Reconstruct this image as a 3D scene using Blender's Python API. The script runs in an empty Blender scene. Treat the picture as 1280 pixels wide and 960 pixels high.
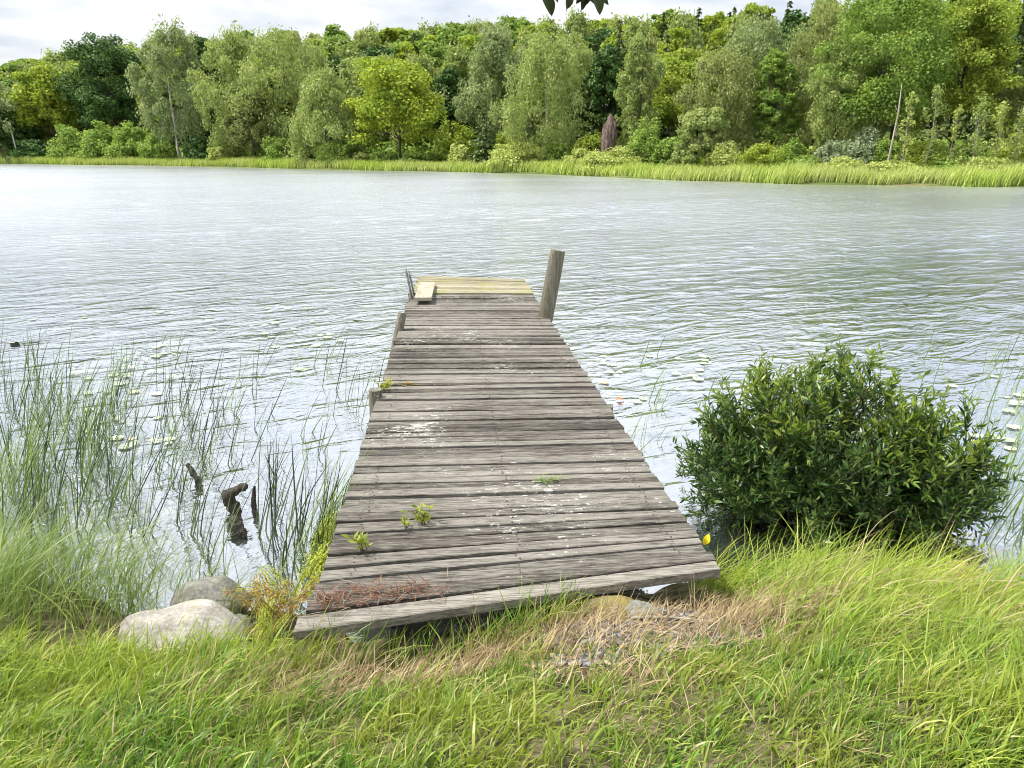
import bpy, bmesh, math, random
import numpy as np
from mathutils import Vector, noise as mnoise

rng = np.random.default_rng(7)
random.seed(7)
S = bpy.context.scene
COL = S.collection

# ------------------------------------------------------------------ camera
CAM_H = 2.3
PITCH = math.radians(17.63)
F = 925.0
CT, ST = math.cos(PITCH), math.sin(PITCH)


def ray(px, py):
    dx, dy = (px - 640) / F, (480 - py) / F
    return np.array([dx, CT + dy * ST, -ST + dy * CT])


def at_z(px, py, z=0.0):
    d = ray(px, py)
    t = (z - CAM_H) / d[2]
    return np.array([d[0] * t, d[1] * t, z])


def at_y(px, py, Y):
    d = ray(px, py)
    t = Y / d[1]
    return np.array([d[0] * t, Y, CAM_H + d[2] * t])


def deck_z(Y):
    return 0.50 - 0.025 * (Y - 2.6)


def at_deck(px, py):
    d = ray(px, py)
    t = -(CAM_H - 0.565) / (d[2] + 0.025 * d[1])
    return np.array([d[0] * t, d[1] * t, CAM_H + d[2] * t])


cam = bpy.data.cameras.new("camera")
cam.sensor_width = 36
cam.lens = F / 1280 * 36
cam.clip_start = 0.05
cam.clip_end = 2000
co = bpy.data.objects.new("camera", cam)
co.location = (0, 0, CAM_H)
co.rotation_euler = (math.pi / 2 - PITCH, 0, 0)
COL.objects.link(co)
S.camera = co


# ------------------------------------------------------------------ object helpers
def mesh_obj(name, V, Fc, mat, parent=None, smooth=False):
    me = bpy.data.meshes.new(name)
    if isinstance(Fc, np.ndarray):
        V = np.asarray(V, dtype=np.float32)
        n, k = Fc.shape
        me.vertices.add(len(V))
        me.vertices.foreach_set("co", V.ravel())
        me.loops.add(n * k)
        me.loops.foreach_set("vertex_index", Fc.astype(np.int32).ravel())
        me.polygons.add(n)
        me.polygons.foreach_set("loop_start", np.arange(0, n * k, k, dtype=np.int32))
        if smooth:
            me.polygons.foreach_set("use_smooth", np.ones(n, dtype=bool))
        me.update(calc_edges=True)
        me.validate()
    else:
        me.from_pydata([tuple(map(float, v)) for v in V], [], [tuple(map(int, f)) for f in Fc])
        if smooth:
            for p in me.polygons:
                p.use_smooth = True
        me.update()
    me.materials.append(mat)
    o = bpy.data.objects.new(name, me)
    COL.objects.link(o)
    if parent is not None:
        o.parent = parent
    return o


def tag(o, label=None, cat=None, group=None, kind=None):
    if label:
        o["label"] = label
    if cat:
        o["category"] = cat
    if group:
        o["group"] = group
    if kind:
        o["kind"] = kind
    return o


def thing(name, label, cat, loc=(0, 0, 0), group=None):
    o = bpy.data.objects.new(name, None)
    o.empty_display_size = 0.1
    o.location = [float(c) for c in loc]
    COL.objects.link(o)
    return tag(o, label, cat, group)


def join(parts):
    V, Fs, off = [], [], 0
    for v, f in parts:
        V.append(np.asarray(v, float))
        Fs.extend([tuple(i + off for i in q) for q in f])
        off += len(v)
    return np.vstack(V), Fs


def tube(pts, rad, n=7, cap=True):
    pts = np.asarray(pts, float)
    V, Fs = [], []
    m = len(pts)
    ref = np.array([0.31, 0.17, 0.93])
    for i in range(m):
        t = pts[min(i + 1, m - 1)] - pts[max(i - 1, 0)]
        t = t / (np.linalg.norm(t) + 1e-9)
        r0 = ref if abs(t @ ref) < 0.9 else np.array([1.0, 0.1, 0.0])
        a = np.cross(t, r0)
        a /= np.linalg.norm(a)
        b = np.cross(t, a)
        for j in range(n):
            th = 2 * math.pi * j / n
            V.append(pts[i] + rad[i] * (a * math.cos(th) + b * math.sin(th)))
    for i in range(m - 1):
        for j in range(n):
            k = (j + 1) % n
            Fs.append((i * n + j, i * n + k, (i + 1) * n + k, (i + 1) * n + j))
    if cap:
        Fs.append(tuple(range(n))[::-1])
        Fs.append(tuple((m - 1) * n + j for j in range(n)))
    return np.array(V), Fs


def unit(a):
    return a / (np.linalg.norm(a, axis=-1, keepdims=True) + 1e-9)


def leafcards(C, A, B, L, W):
    """one diamond-shaped leaf face per row"""
    n = len(C)
    V = np.empty((n, 4, 3))
    l, w = L[:, None] * 0.5, W[:, None] * 0.5
    V[:, 0] = C - A * l
    V[:, 1] = C + B * w - A * l * 0.15
    V[:, 2] = C + A * l
    V[:, 3] = C - B * w - A * l * 0.15
    return V.reshape(-1, 3), np.arange(n * 4).reshape(n, 4)


def ribbons(R, H, L, W, bend, lean0, K=5, twist=None, prof=None):
    """arching grass blades: root R, horizontal lean direction H, length, width, curvature, start lean"""
    n = len(R)
    if prof is None:
        prof = np.interp(np.linspace(0, 1, K), [0, 0.35, 0.75, 1], [0.8, 1, 0.65, 0.06])
    P = np.empty((n, K, 3))
    P[:, 0] = R
    for k in range(1, K):
        ph = lean0 + bend * (k - 0.5) / (K - 1)
        d = np.concatenate([H * np.sin(ph)[:, None], np.cos(ph)[:, None]], axis=1)
        P[:, k] = P[:, k - 1] + d * (L / (K - 1))[:, None]
    if twist is None:
        twist = rng.uniform(-1.2, 1.2, n)
    sx = -H[:, 1] * np.cos(twist) + H[:, 0] * np.sin(twist)
    sy = H[:, 0] * np.cos(twist) + H[:, 1] * np.sin(twist)
    Sd = np.stack([sx, sy, np.zeros(n)], 1)
    V = np.empty((n, K, 2, 3))
    for k in range(K):
        w = (W * 0.5 * prof[k])[:, None]
        V[:, k, 0] = P[:, k] - Sd * w
        V[:, k, 1] = P[:, k] + Sd * w
    base = (np.arange(n) * K * 2)[:, None]
    q = []
    for k in range(K - 1):
        a = 2 * k
        q.append(np.concatenate([base + a, base + a + 1, base + a + 3, base + a + 2], 1))
    Fc = np.stack(q, 1).reshape(-1, 4)
    return V.reshape(-1, 3), Fc


def cat_np(parts):
    V, Fs, off = [], [], 0
    for v, f in parts:
        V.append(v)
        Fs.append(f + off)
        off += len(v)
    return np.vstack(V), np.vstack(Fs)


# ------------------------------------------------------------------ material helpers
class NT:
    def __init__(self, name):
        self.m = bpy.data.materials.new(name)
        self.m.use_nodes = True
        self.t = self.m.node_tree
        self.t.nodes.clear()
        self.out = self.n("ShaderNodeOutputMaterial")

    def n(self, typ, **kw):
        nd = self.t.nodes.new(typ)
        for k, v in kw.items():
            setattr(nd, k, v)
        return nd

    def l(self, a, b):
        self.t.links.new(a, b)

    def put(self, sock, v):
        if isinstance(v, bpy.types.NodeSocket):
            self.l(v, sock)
        else:
            sock.default_value = v

    def coords(self, kind="Object", rot=(0, 0, 0), scale=(1, 1, 1), loc=None):
        tc = self.n("ShaderNodeTexCoord")
        mp = self.n("ShaderNodeMapping")
        self.l(tc.outputs[kind], mp.inputs["Vector"])
        if any(rot):
            r0 = self.n("ShaderNodeMapping")
            self.l(tc.outputs[kind], r0.inputs["Vector"])
            r0.inputs["Rotation"].default_value = rot
            self.l(r0.outputs["Vector"], mp.inputs["Vector"])
        mp.inputs["Scale"].default_value = scale
        if loc is not None:
            self.put(mp.inputs["Location"], loc)
        return mp.outputs["Vector"]

    def noise(self, vec, scale, detail=3, rough=0.55, dist=0.0):
        nd = self.n("ShaderNodeTexNoise")
        if vec is not None:
            self.l(vec, nd.inputs["Vector"])
        nd.inputs["Scale"].default_value = scale
        nd.inputs["Detail"].default_value = detail
        nd.inputs["Roughness"].default_value = rough
        nd.inputs["Distortion"].default_value = dist
        return nd.outputs["Fac"]

    def ramp(self, fac, stops, interp="LINEAR"):
        nd = self.n("ShaderNodeValToRGB")
        nd.color_ramp.interpolation = interp
        els = nd.color_ramp.elements
        while len(els) < len(stops):
            els.new(0.5)
        for e, (p, c) in zip(els, stops):
            e.position = p
            if not isinstance(c, (tuple, list)):
                c = (c, c, c)
            e.color = (*c[:3], 1)
        self.l(fac, nd.inputs["Fac"])
        return nd.outputs["Color"]

    def mix(self, fac, a, b, blend="MIX"):
        nd = self.n("ShaderNodeMix", data_type="RGBA", blend_type=blend)
        self.put(nd.inputs["Factor"], fac)
        for s, v in ((nd.inputs[6], a), (nd.inputs[7], b)):
            if isinstance(v, (tuple, list)):
                v = (*v[:3], 1)
            self.put(s, v)
        return nd.outputs[2]

    def math(self, op, a, b=0.0, clamp=False):
        nd = self.n("ShaderNodeMath", operation=op, use_clamp=clamp)
        self.put(nd.inputs[0], a)
        self.put(nd.inputs[1], b)
        return nd.outputs[0]

    def island(self):
        return self.n("ShaderNodeNewGeometry").outputs["Random Per Island"]

    def bump(self, h, strength=0.5, dist=0.01):
        nd = self.n("ShaderNodeBump")
        nd.inputs["Strength"].default_value = strength
        nd.inputs["Distance"].default_value = dist
        self.l(h, nd.inputs["Height"])
        return nd.outputs["Normal"]

    def bsdf(self, color, rough=0.8, spec=0.3, normal=None, metal=0.0):
        b = self.n("ShaderNodeBsdfPrincipled")
        if isinstance(color, (tuple, list)):
            color = (*color[:3], 1)
        self.put(b.inputs["Base Color"], color)
        self.put(b.inputs["Roughness"], rough)
        self.put(b.inputs["Specular IOR Level"], spec)
        b.inputs["Metallic"].default_value = metal
        if normal is not None:
            self.l(normal, b.inputs["Normal"])
        return b

    def done(self, sh):
        self.l(sh, self.out.inputs["Surface"])
        return self.m


def leaf_mat(name, stops, trans=0.42, rough=0.6, spec=0.25, patch=0.5, patch_scale=0.6, patch_cols=None):
    m = NT(name)
    c = m.ramp(m.island(), stops)
    if patch_cols:
        v = m.coords("Object")
        f = m.noise(v, patch_scale, 2)
        f = m.ramp(f, [(0.38, 0.0), (0.62, patch)])
        c = m.mix(f, c, patch_cols)
    b = m.bsdf(c, rough, spec)
    t = m.n("ShaderNodeBsdfTranslucent")
    tc = m.mix(0.5, c, (0.9, 1.0, 0.35), "MULTIPLY")
    m.l(tc, t.inputs["Color"])
    mx = m.n("ShaderNodeMixShader")
    mx.inputs[0].default_value = trans
    m.l(b.outputs[0], mx.inputs[1])
    m.l(t.outputs[0], mx.inputs[2])
    return m.done(mx.outputs[0])


def bark_mat(name, dark, light, scale=3.0):
    m = NT(name)
    v = m.coords("Object", scale=(3, 3, 0.6))
    f = m.noise(v, scale, 5, 0.65)
    c = m.ramp(f, [(0.35, dark), (0.62, light)])
    return m.done(m.bsdf(c, 0.9, 0.15, m.bump(f, 0.6, 0.02)).outputs[0])


def wood_mat(name, yaw, dark, mid, light, lichen=0.5, moss=None, axis="X", edge=False):
    m = NT(name)
    isl = m.island()
    off = m.n("ShaderNodeCombineXYZ")
    m.l(m.math("MULTIPLY", isl, 37.0), off.inputs[0])
    m.l(m.math("MULTIPLY", isl, 91.0), off.inputs[1])
    sc = (1.6, 26.0, 26.0) if axis == "X" else (14.0, 14.0, 1.0)
    v = m.coords("Object", rot=(0, 0, -yaw), scale=sc, loc=off.outputs[0])
    g1 = m.noise(v, 2.2, 8, 0.68, 0.25)
    v2 = m.coords("Object", rot=(0, 0, -yaw), scale=(5.5, 75, 75) if axis == "X" else (55, 55, 1.6), loc=off.outputs[0])
    g2 = m.noise(v2, 2.0, 4, 0.7)
    f = m.math("ADD", m.math("MULTIPLY", g1, 0.42), m.math("MULTIPLY", g2, 0.58))
    vw = m.coords("Object")
    blot = m.noise(vw, 1.1, 4, 0.6)
    f = m.math("ADD", f, m.math("MULTIPLY", m.math("SUBTRACT", blot, 0.5), 0.22))
    f = m.math("ADD", f, m.math("MULTIPLY", m.math("SUBTRACT", isl, 0.5), 0.16))
    c = m.ramp(f, [(0.33, dark), (0.45, mid), (0.56, tuple(0.5 * (a + b) for a, b in zip(mid, light))), (0.72, light)])
    # brown weathering
    br = m.ramp(m.noise(vw, 2.7, 4, 0.6), [(0.5, 0.0), (0.68, 0.35)])
    c = m.mix(br, c, (0.105, 0.088, 0.07))
    kv = m.n("ShaderNodeTexVoronoi", feature="F1")
    m.l(m.coords("Object", rot=(0, 0, -yaw), scale=(2.2, 5.5, 5.5) if axis == "X" else (5, 5, 2), loc=off.outputs[0]), kv.inputs["Vector"])
    kf = m.ramp(kv.outputs["Distance"], [(.05, .85), (.10, 0.0)])
    c = m.mix(kf, c, (.03, .024, .018))
    # pale lichen flecks, drawn out along the grain
    vl = m.coords("Object", rot=(0, 0, -yaw), scale=(1.0, 3.4, 1.0) if axis == "X" else (1, 1, 1), loc=off.outputs[0])
    fl = m.noise(vl, 17.0, 8, 0.78, .6)
    lm = m.noise(vw, 1.3, 3, 0.6)
    fl = m.math("ADD", fl, m.math("MULTIPLY", m.math("SUBTRACT", lm, 0.5), 0.55))
    lf = m.ramp(fl, [(0.645, 0.0), (0.67, lichen)])
    c = m.mix(lf, c, (0.60, 0.61, 0.56))
    if moss:
        mf = m.ramp(m.noise(vw, 3.0, 4, 0.6), [(0.45, 0.0), (0.68, 0.65)])
        c = m.mix(mf, c, moss)
    h = m.math("ADD", f, m.math("MULTIPLY", lf, 0.2))
    return m.done(m.bsdf(c, 0.85, 0.2, m.bump(h, 0.4, 0.010)).outputs[0])


# ------------------------------------------------------------------ materials
M = {}
M["birch"] = leaf_mat("birch_leaf", [(0, (0.190, 0.248, 0.082)), (.55, (0.343, 0.401, 0.141)), (1, (0.559, 0.589, 0.235))], patch_cols=(0.254, 0.354, 0.082), patch=.6)
M["birchgrey"] = leaf_mat("grey_birch_leaf", [(0, (0.188, 0.242, 0.103)), (.55, (0.325, 0.381, 0.174)), (1, (0.524, 0.566, 0.277))], patch_cols=(0.224, 0.324, 0.116), patch=.5)
M["maple"] = leaf_mat("maple_leaf", [(0, (0.123, 0.202, 0.027)), (.5, (0.321, 0.401, 0.043)), (1, (0.665, 0.669, 0.079))], patch_cols=(0.221, 0.357, 0.043), patch=.5)
M["oak"] = leaf_mat("oak_leaf", [(0, (0.034, 0.075, 0.018)), (.6, (0.075, 0.149, 0.033)), (1, (0.150, 0.248, 0.057))], trans=.2, patch_cols=(0.075, 0.162, 0.033))
M["green"] = leaf_mat("alder_leaf", [(0, (0.095, 0.174, 0.034)), (.55, (0.196, 0.319, 0.062)), (1, (0.347, 0.459, 0.112))], patch_cols=(0.269, 0.370, 0.056), patch=.6)
M["yellowgreen"] = leaf_mat("yellow_green_leaf", [(0, (0.190, 0.258, 0.031)), (.55, (0.336, 0.414, 0.056)), (1, (0.515, 0.549, 0.101))], patch_cols=(0.246, 0.358, 0.056), patch=.5)
M["olive"] = leaf_mat("olive_leaf", [(0, (0.160, 0.193, 0.064)), (.55, (0.319, 0.351, 0.118)), (1, (0.511, 0.520, 0.213))], patch_cols=(0.235, 0.316, 0.095), patch=.5)
M["spruce"] = leaf_mat("spruce_needles", [(0, (0.053, 0.097, 0.034)), (.6, (0.112, 0.175, 0.056)), (1, (0.209, 0.276, 0.085))], trans=.1, patch_cols=(0.140, 0.189, 0.047))
M["willow"] = leaf_mat("willow_leaf", [(0, (0.268, 0.333, 0.095)), (.55, (0.462, 0.519, 0.162)), (1, (0.729, 0.752, 0.285))], patch_cols=(0.413, 0.486, 0.113), patch=.5)
M["shrub"] = leaf_mat("shrub_leaf", [(0, (0.125, 0.232, 0.046)), (.55, (0.251, 0.381, 0.074)), (1, (0.458, 0.572, 0.127))], patch_cols=(0.320, 0.402, 0.085), patch=.5)
M["silver"] = leaf_mat("silver_willow_leaf", [(0, (0.189, 0.253, 0.142)), (.55, (0.316, 0.380, 0.221)), (1, (0.491, 0.554, 0.348))])
M["bark"] = bark_mat("brown_bark", (.03, .025, .02), (.12, .10, .08))
M["birchbark"] = bark_mat("birch_bark", (.25, .23, .20), (.72, .70, .66), 1.2)
M["palebark"] = bark_mat("pale_bark", (.22, .20, .15), (.45, .41, .33), 2)
M["deadwood"] = bark_mat("dead_wood", (.06, .05, .045), (.24, .21, .18), 2.5)

# ------------------------------------------------------------------ far shore geometry
_tab_px = np.array([-900, -300, 0, 200, 400, 640, 830, 1000, 1280, 1700, 2400])
_tab_py = np.array([203, 203.6, 205, 207.2, 212, 216.5, 225, 230.5, 234, 238, 243])
_sh = np.array([at_z(a, b) for a, b in zip(_tab_px, _tab_py)])
_su = _sh[:, 0] / _sh[:, 1]


def shore_Y(u):
    return np.interp(u, _su, _sh[:, 1])


def far_z(u, s):
    s = np.asarray(s, float)
    base = np.interp(s, [-40, -4, -0.3, 0.2, 1.5, 6, 15, 30, 60, 100, 180, 400], [-1.5, -.7, -.05, .05, .25, .45, 1.0, 2.4, 6.2, 10.5, 14, 8])
    return base + 0.12 * np.sin(u * 37 + s * .3) * np.clip(s / 10, 0, 1)


def u_of(px):
    return (px - 640) / F / (CT + 0.3 * ST)


def far_point(px, s):
    u = u_of(px)
    Y = float(shore_Y(u)) + s
    return np.array([u * Y, Y, float(far_z(u, s))])


us = np.linspace(_su[0], _su[-1], 260)
ss = np.concatenate([np.linspace(-6, 8, 29), np.linspace(9, 60, 40), np.linspace(65, 400, 30)])
U, SS = np.meshgrid(us, ss, indexing="ij")
YY = shore_Y(U) + SS
Vt = np.stack([U * YY, YY, far_z(U, SS) + .05 * np.sin(U * 211 + SS * 1.7) * np.clip(SS, 0, 1)], -1).reshape(-1, 3)
n1, n2 = U.shape
idx = np.arange(n1 * n2).reshape(n1, n2)
Fq = np.stack([idx[:-1, :-1], idx[1:, :-1], idx[1:, 1:], idx[:-1, 1:]], -1).reshape(-1, 4)
m = NT("far_bank")
v = m.coords("Object")
c = m.ramp(m.noise(v, .25, 5, .6), [(.35, (.05, .075, .02)), (.55, (.10, .13, .035)), (.72, (.24, .19, .11))])
M["farbank"] = m.done(m.bsdf(c, .95, .1).outputs[0])
tag(mesh_obj("hill_terrain", Vt, Fq, M["farbank"], smooth=True), "wooded hillside rising behind the far lake shore", "hill", kind="structure")


# ------------------------------------------------------------------ trees
def lumps(d, seed):
    r = np.random.default_rng(seed)
    o = np.zeros(len(d))
    for _ in range(5):
        k = r.normal(size=3) * 2.3
        o += np.sin(d @ k + r.uniform(0, 6.28))
    return o / 5


def make_leaves(C, R, k, size, r, droop=0.0, up=0.5, aspect=0.6, shell=0.5):
    n = len(C)
    D = unit(r.normal(size=(n * k, 3)))
    rad = r.uniform(0, 1, n * k) ** shell
    P = np.repeat(C, k, 0) + D * rad[:, None] * np.repeat(R, k, 0)
    N = unit(D * .6 + np.array([0, 0, up]) + r.normal(size=(n * k, 3)) * .55)
    A = unit(r.normal(size=(n * k, 3)) + np.array([0, 0, -1.0]) * droop * 2.5)
    A = unit(A - N * np.sum(A * N, 1, keepdims=True) * .9)
    B = unit(np.cross(N, A))
    L = size * r.uniform(.6, 1.45, n * k)
    return leafcards(P, A, B, L, L * aspect)


def crown_clumps(kind, H, W, seed, cb):
    r = np.random.default_rng(seed)
    if kind in ("spruce",):
        return None
    if kind in ("birch",):
        n = int(r.integers(125, 150))
        t = r.uniform(0, 1, n) ** .9
        z = H * (cb + (0.985 - cb) * t)
        prof = np.interp(t, [0, .15, .4, .65, .85, 1], [.60, .86, 1.0, .95, .70, .25])
        th = r.uniform(0, 2 * math.pi, n)
        d = np.stack([np.cos(th), np.sin(th), t * 2 - 1], 1)
        rr = W / 2 * prof * (.35 + .65 * r.uniform(0, 1, n) ** .45) * (1 + .55 * lumps(d * [1, 1, 2.2], seed + 5))
        C = np.stack([rr * np.cos(th), rr * np.sin(th), z], 1)
        s = W * r.uniform(.06, .16, n)
        R = np.stack([s, s, s * r.uniform(.8, 2.0, n)], 1)
        off = r.normal(0, W * .07, (7, 2))
        C[:, :2] += off[np.clip((t * 7).astype(int), 0, 6)]
        return C, R
    if kind == "shrub":
        n = int(r.integers(50, 62))
        d = unit(r.normal(size=(n, 3)))
        d[:, 2] = np.abs(d[:, 2]) * .95
        q = (.45 + .5 * r.uniform(0, 1, n) ** .5) * (1 + .28 * lumps(d, seed + 3))
        C = d * q[:, None] * np.array([W / 2, W / 2, H * .82])
        C[:, 2] = np.clip(C[:, 2], H * .10, None)
        s = r.uniform(.13, .22, n)
        R = np.stack([s * W * .8, s * W * .8, s * H * .75], 1)
        return C, R
    # broad
    n = int(r.integers(135, 160))
    d = unit(r.normal(size=(n, 3)))
    low = d[:, 2] < -.65
    d[low, 2] *= -1
    q = (.42 + .55 * r.uniform(0, 1, n) ** .5) * (1 + .38 * lumps(d, seed + 9))
    zc, rz = H * (1 + cb) / 2, H * (1 - cb) / 2
    C = d * q[:, None] * np.array([W / 2, W / 2, rz]) + np.array([0, 0, zc])
    s = W * r.uniform(.09, .165, n)
    R = np.stack([s, s, s * r.uniform(.45, .75, n)], 1)
    return C, R


def build_crown(kind, H, W, seed, cb, leaf, dens=1.0):
    r = np.random.default_rng(seed)
    if kind == "spruce":
        lev = int(max(16, H * 2.0))
        Cs, As, Ls = [], [], []
        for i in range(lev):
            t = (i + r.uniform(-.3, .3)) / lev
            z = H * (cb + (1 - cb) * t)
            rad = W / 2 * (1 - t) ** .85 * r.uniform(.75, 1.12) + .08
            nb = 5 + int(6 * (1 - t))
            for b in range(nb):
                th = r.uniform(0, 6.283)
                k = int(4 + 14 * dens * (1 - t))
                q = r.uniform(.1, 1, k)
                rl = rad * r.uniform(.7, 1.1)
                side = r.normal(size=k) * .16 * rl * (1.1 - q)
                x = np.cos(th) * q * rl - np.sin(th) * side
                y = np.sin(th) * q * rl + np.cos(th) * side
                zz = z - .28 * rl * q ** 1.3 + r.normal(size=k) * .05 + .1 * rl * q ** 3
                Cs.append(np.stack([x, y, zz], 1))
                As.append(np.tile([np.cos(th), np.sin(th), -.35], (k, 1)) + r.normal(size=(k, 3)) * .35)
                Ls.append(np.full(k, leaf))
        C, A, L = np.vstack(Cs), unit(np.vstack(As)), np.concatenate(Ls)
        N = unit(np.array([0, 0, 1.0]) + r.normal(size=C.shape) * .45)
        B = unit(np.cross(N, A))
        L = L * r.uniform(.7, 1.6, len(L))
        return leafcards(C, A, B, L, L * .42), None
    C, R = crown_clumps(kind, H, W, seed, cb)
    k = {"birch": 80, "shrub": 90}.get(kind, 85)
    V, Fc = make_leaves(C, R, int(k * dens * 1.75), leaf, r, droop=.9 if kind == "birch" else .1,
                        up=.25 if kind == "birch" else .6, aspect=.5 if kind == "birch" else .7)
    return (V, Fc), C


def build_trunk(kind, H, W, seed, cb, C, rad=None, lean=0.0):
    r = np.random.default_rng(seed + 77)
    rad = rad or max(.03, H * .014)
    n = 9
    ts = np.linspace(0, 1, n)
    wob = np.cumsum(r.normal(size=(n, 2)) * .006 * H, 0)
    wob -= wob[0]
    top = .97 if kind in ("spruce", "birch", "sapling") else .8
    pts = np.stack([wob[:, 0] + lean * H * ts, wob[:, 1], ts * H * top], 1)
    pts[0, 2] = -.35
    parts = [tube(pts, np.interp(ts, [0, .06, .5, 1], [rad * 1.35, rad, rad * .65, rad * .12]), 7)]
    if C is not None:
        sel = r.permutation(len(C))[:{"shrub": 10, "birch": 7}.get(kind, 16)]
        for i in sel:
            c = C[i]
            tz = np.clip((c[2] / H) * .72, .08, .9) if kind != "shrub" else .05
            p0 = np.array([np.interp(tz * H, pts[:, 2], pts[:, 0]), np.interp(tz * H, pts[:, 2], pts[:, 1]), tz * H * top])
            mid = (p0 + c) / 2 + np.array([0, 0, .05 * H]) + r.normal(size=3) * .02 * H
            q = np.linspace(0, 1, 5)[:, None]
            bez = (1 - q) ** 2 * p0 + 2 * q * (1 - q) * mid + q * q * c
            rb = rad * (.38 if kind != 'birch' else .22) * (1 - .6 * tz)
            parts.append(tube(bez, np.linspace(rb, rb * .2, 5), 5, cap=False))
    return join(parts)


GROUPS = {"birch": "birch trees along the far shore", "broad": "broadleaf trees along the far shore", "spruce": "conifers of the far wood",
          "shrub": "shrubs along the far shore", "sapling": "saplings on the right of the far shore"}


def plant(px, top, wpx, s, kind, mat, label, cat="tree", name="tree", cb=.12, seed=None, bark=None, lean=0.0, dens=1.0, leaf=None, rad=None, group=None):
    seed = seed if seed is not None else int(px * 13 + top * 7 + s * 3) % 100000
    b = far_point(px, s)
    H = at_y(px, top, b[1])[2] - b[2]
    W = wpx / F * b[1] / (CT + .3 * ST)
    leaf = leaf or np.clip(.0031 * b[1], .15, .38)
    root = thing(name, label, cat, b, group)
    (V, Fc), C = build_crown(kind, H, W, seed, cb, leaf, dens)
    mesh_obj("foliage" if kind == "shrub" else "crown", V, Fc, M[mat], root)
    tv, tf = build_trunk(kind, H, W, seed, cb, C, rad, lean)
    mesh_obj("stem" if kind == "shrub" else "trunk", tv, tf, M[bark or ("birchbark" if kind == "birch" else "bark")], root, smooth=True)
    return root


# front row of the far shore, left to right
T = [
    (10, 98, 82, 7, "birch", "birchgrey", "grey-green birch at the left edge of the far shore with a slanting pale trunk", "birch_tree", .12, .06),
    (75, 84, 78, 13, "broad", "maple", "yellow-green rounded tree left of the dark oak on the far shore", "broadleaf_tree", .15, 0),
    (41, 84, 32, 17, "broad", "green", "small rounded green tree between the edge birch and a yellow-green tree", "broadleaf_tree", .2, 0),
    (154, 47, 96, 19, "broad", "oak", "big very dark green oak standing left of the white-trunked birch", "oak_tree", .1, 0),
    (226, 36, 78, 7, "birch", "birchgrey", "tall weeping birch with a bare bright white trunk on the far shore", "birch_tree", .20, 0),
    (267, 50, 58, 20, "broad", "oak", "dark green tree just right of the white-trunked birch", "broadleaf_tree", .05, 0),
    (302, 44, 84, 10, "birch", "birch", "tall olive birch second to the right of the white-trunked birch", "birch_tree", .06, 0),
    (366, 44, 112, 13, "birch", "birch", "broad pale olive birch left of the rounded maple, reaching the skyline", "birch_tree", .08, 0),
    (410, 92, 84, 6.5, "birch", "birch", "low spreading olive birch leaning over the water left of the rounded maple", "birch_tree", .02, .03),
    (500, 68, 108, 8, "broad", "maple", "rounded maple with yellow-green top and dark layered interior", "maple_tree", .03, 0),
    (566, 84, 56, 19, "broad", "oak", "dark green tree in the gap right of the rounded maple", "broadleaf_tree", .05, 0),
    (618, 36, 80, 16, "birch", "birchgrey", "tall grey-green birch behind the small dark spruce", "birch_tree", .08, 0),
    (682, 46, 100, 8, "birch", "birch", "wide weeping birch with pale thin trunk in the middle of the far shore", "birch_tree", .1, 0),
    (795, 50, 46, 12, "birch", "birch", "narrow pale birch right of the brown tree stump", "birch_tree", .1, 0),
    (846, 60, 80, 22, "broad", "yellowgreen", "bright yellow-green tree right of the narrow pale birch", "broadleaf_tree", .1, 0),
    (900, 68, 92, 11, "birch", "olive", "bushy olive tree above the two rounded yellow-green shrubs", "birch_tree", .08, 0),
    (872, 138, 62, 6, "broad", "birch", "low olive tree at the left of the two rounded yellow-green shrubs", "broadleaf_tree", .05, 0),
    (945, 26, 90, 21, "birch", "birchgrey", "grey-green birch on the slope left of the huge bright green tree", "birch_tree", .1, 0),
    (963, 56, 56, 12, "broad", "green", "mid-green slender tree left of the huge bright green tree", "broadleaf_tree", .1, 0),
    (1010, 14, 84, 15, "birch", "olive", "tall brownish olive tree touching the huge bright green tree's left side", "birch_tree", .06, 0),
    (1090, -12, 150, 10, "broad", "green", "huge bright green tree towering over the right part of the far shore", "broadleaf_tree", .08, 0),
    (1186, -12, 118, 13, "broad", "yellowgreen", "tall yellow-green tree right of the huge bright green tree", "broadleaf_tree", .1, 0),
    (1272, 30, 66, 13, "birch", "olive", "brownish olive tree at the right edge of the far shore", "birch_tree", .06, 0),
    (20, 140, 55, 9, "broad", "oak", "low dark tree under the edge birch with the slanting trunk", "broadleaf_tree", .02, 0),
    (318, 112, 52, 6, "broad", "olive", "low dull olive tree in front of tall olive birches", "broadleaf_tree", .02, 0),
    (1040, 60, 70, 9, "birch", "birch", "drooping olive birch in front of the huge bright green tree's left edge", "birch_tree", .05, 0),
]
for px, top, w, s, kind, mat, lab, nm, cb, lean in T:
    plant(px, top, w, s, kind, mat, lab, "tree", nm, cb, lean=lean, dens=1.9 if w > 110 and kind == "broad" else 1.25, group=GROUPS[kind],
          rad=.17 if px == 226 else (.12 if kind == "birch" else None), bark=("palebark" if px in (10, 682) else "bark") if (kind == "birch" and px != 226) else None)

Cn = [
    (606, 128, 50, 4.5, "small dark spruce standing alone in front of the grey-green birch"),
    (742, 30, 56, 24, "dark conifer above the brown tree stump"),
    (768, 20, 60, 27, "taller dark conifer above and right of the brown stump"),
    (826, 40, 40, 25, "dark conifer behind the narrow pale birch"),
    (1246, -14, 60, 21, "dark conifer between the yellow-green tree and the right edge"),
    (722, 60, 44, 21, "short dark conifer right behind the wide weeping birch"),
]
for px, top, w, s, lab in Cn:
    plant(px, top, w, s, "spruce", "spruce", lab, "conifer", "spruce_tree", .03, group=GROUPS["spruce"], leaf=.5)

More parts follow.
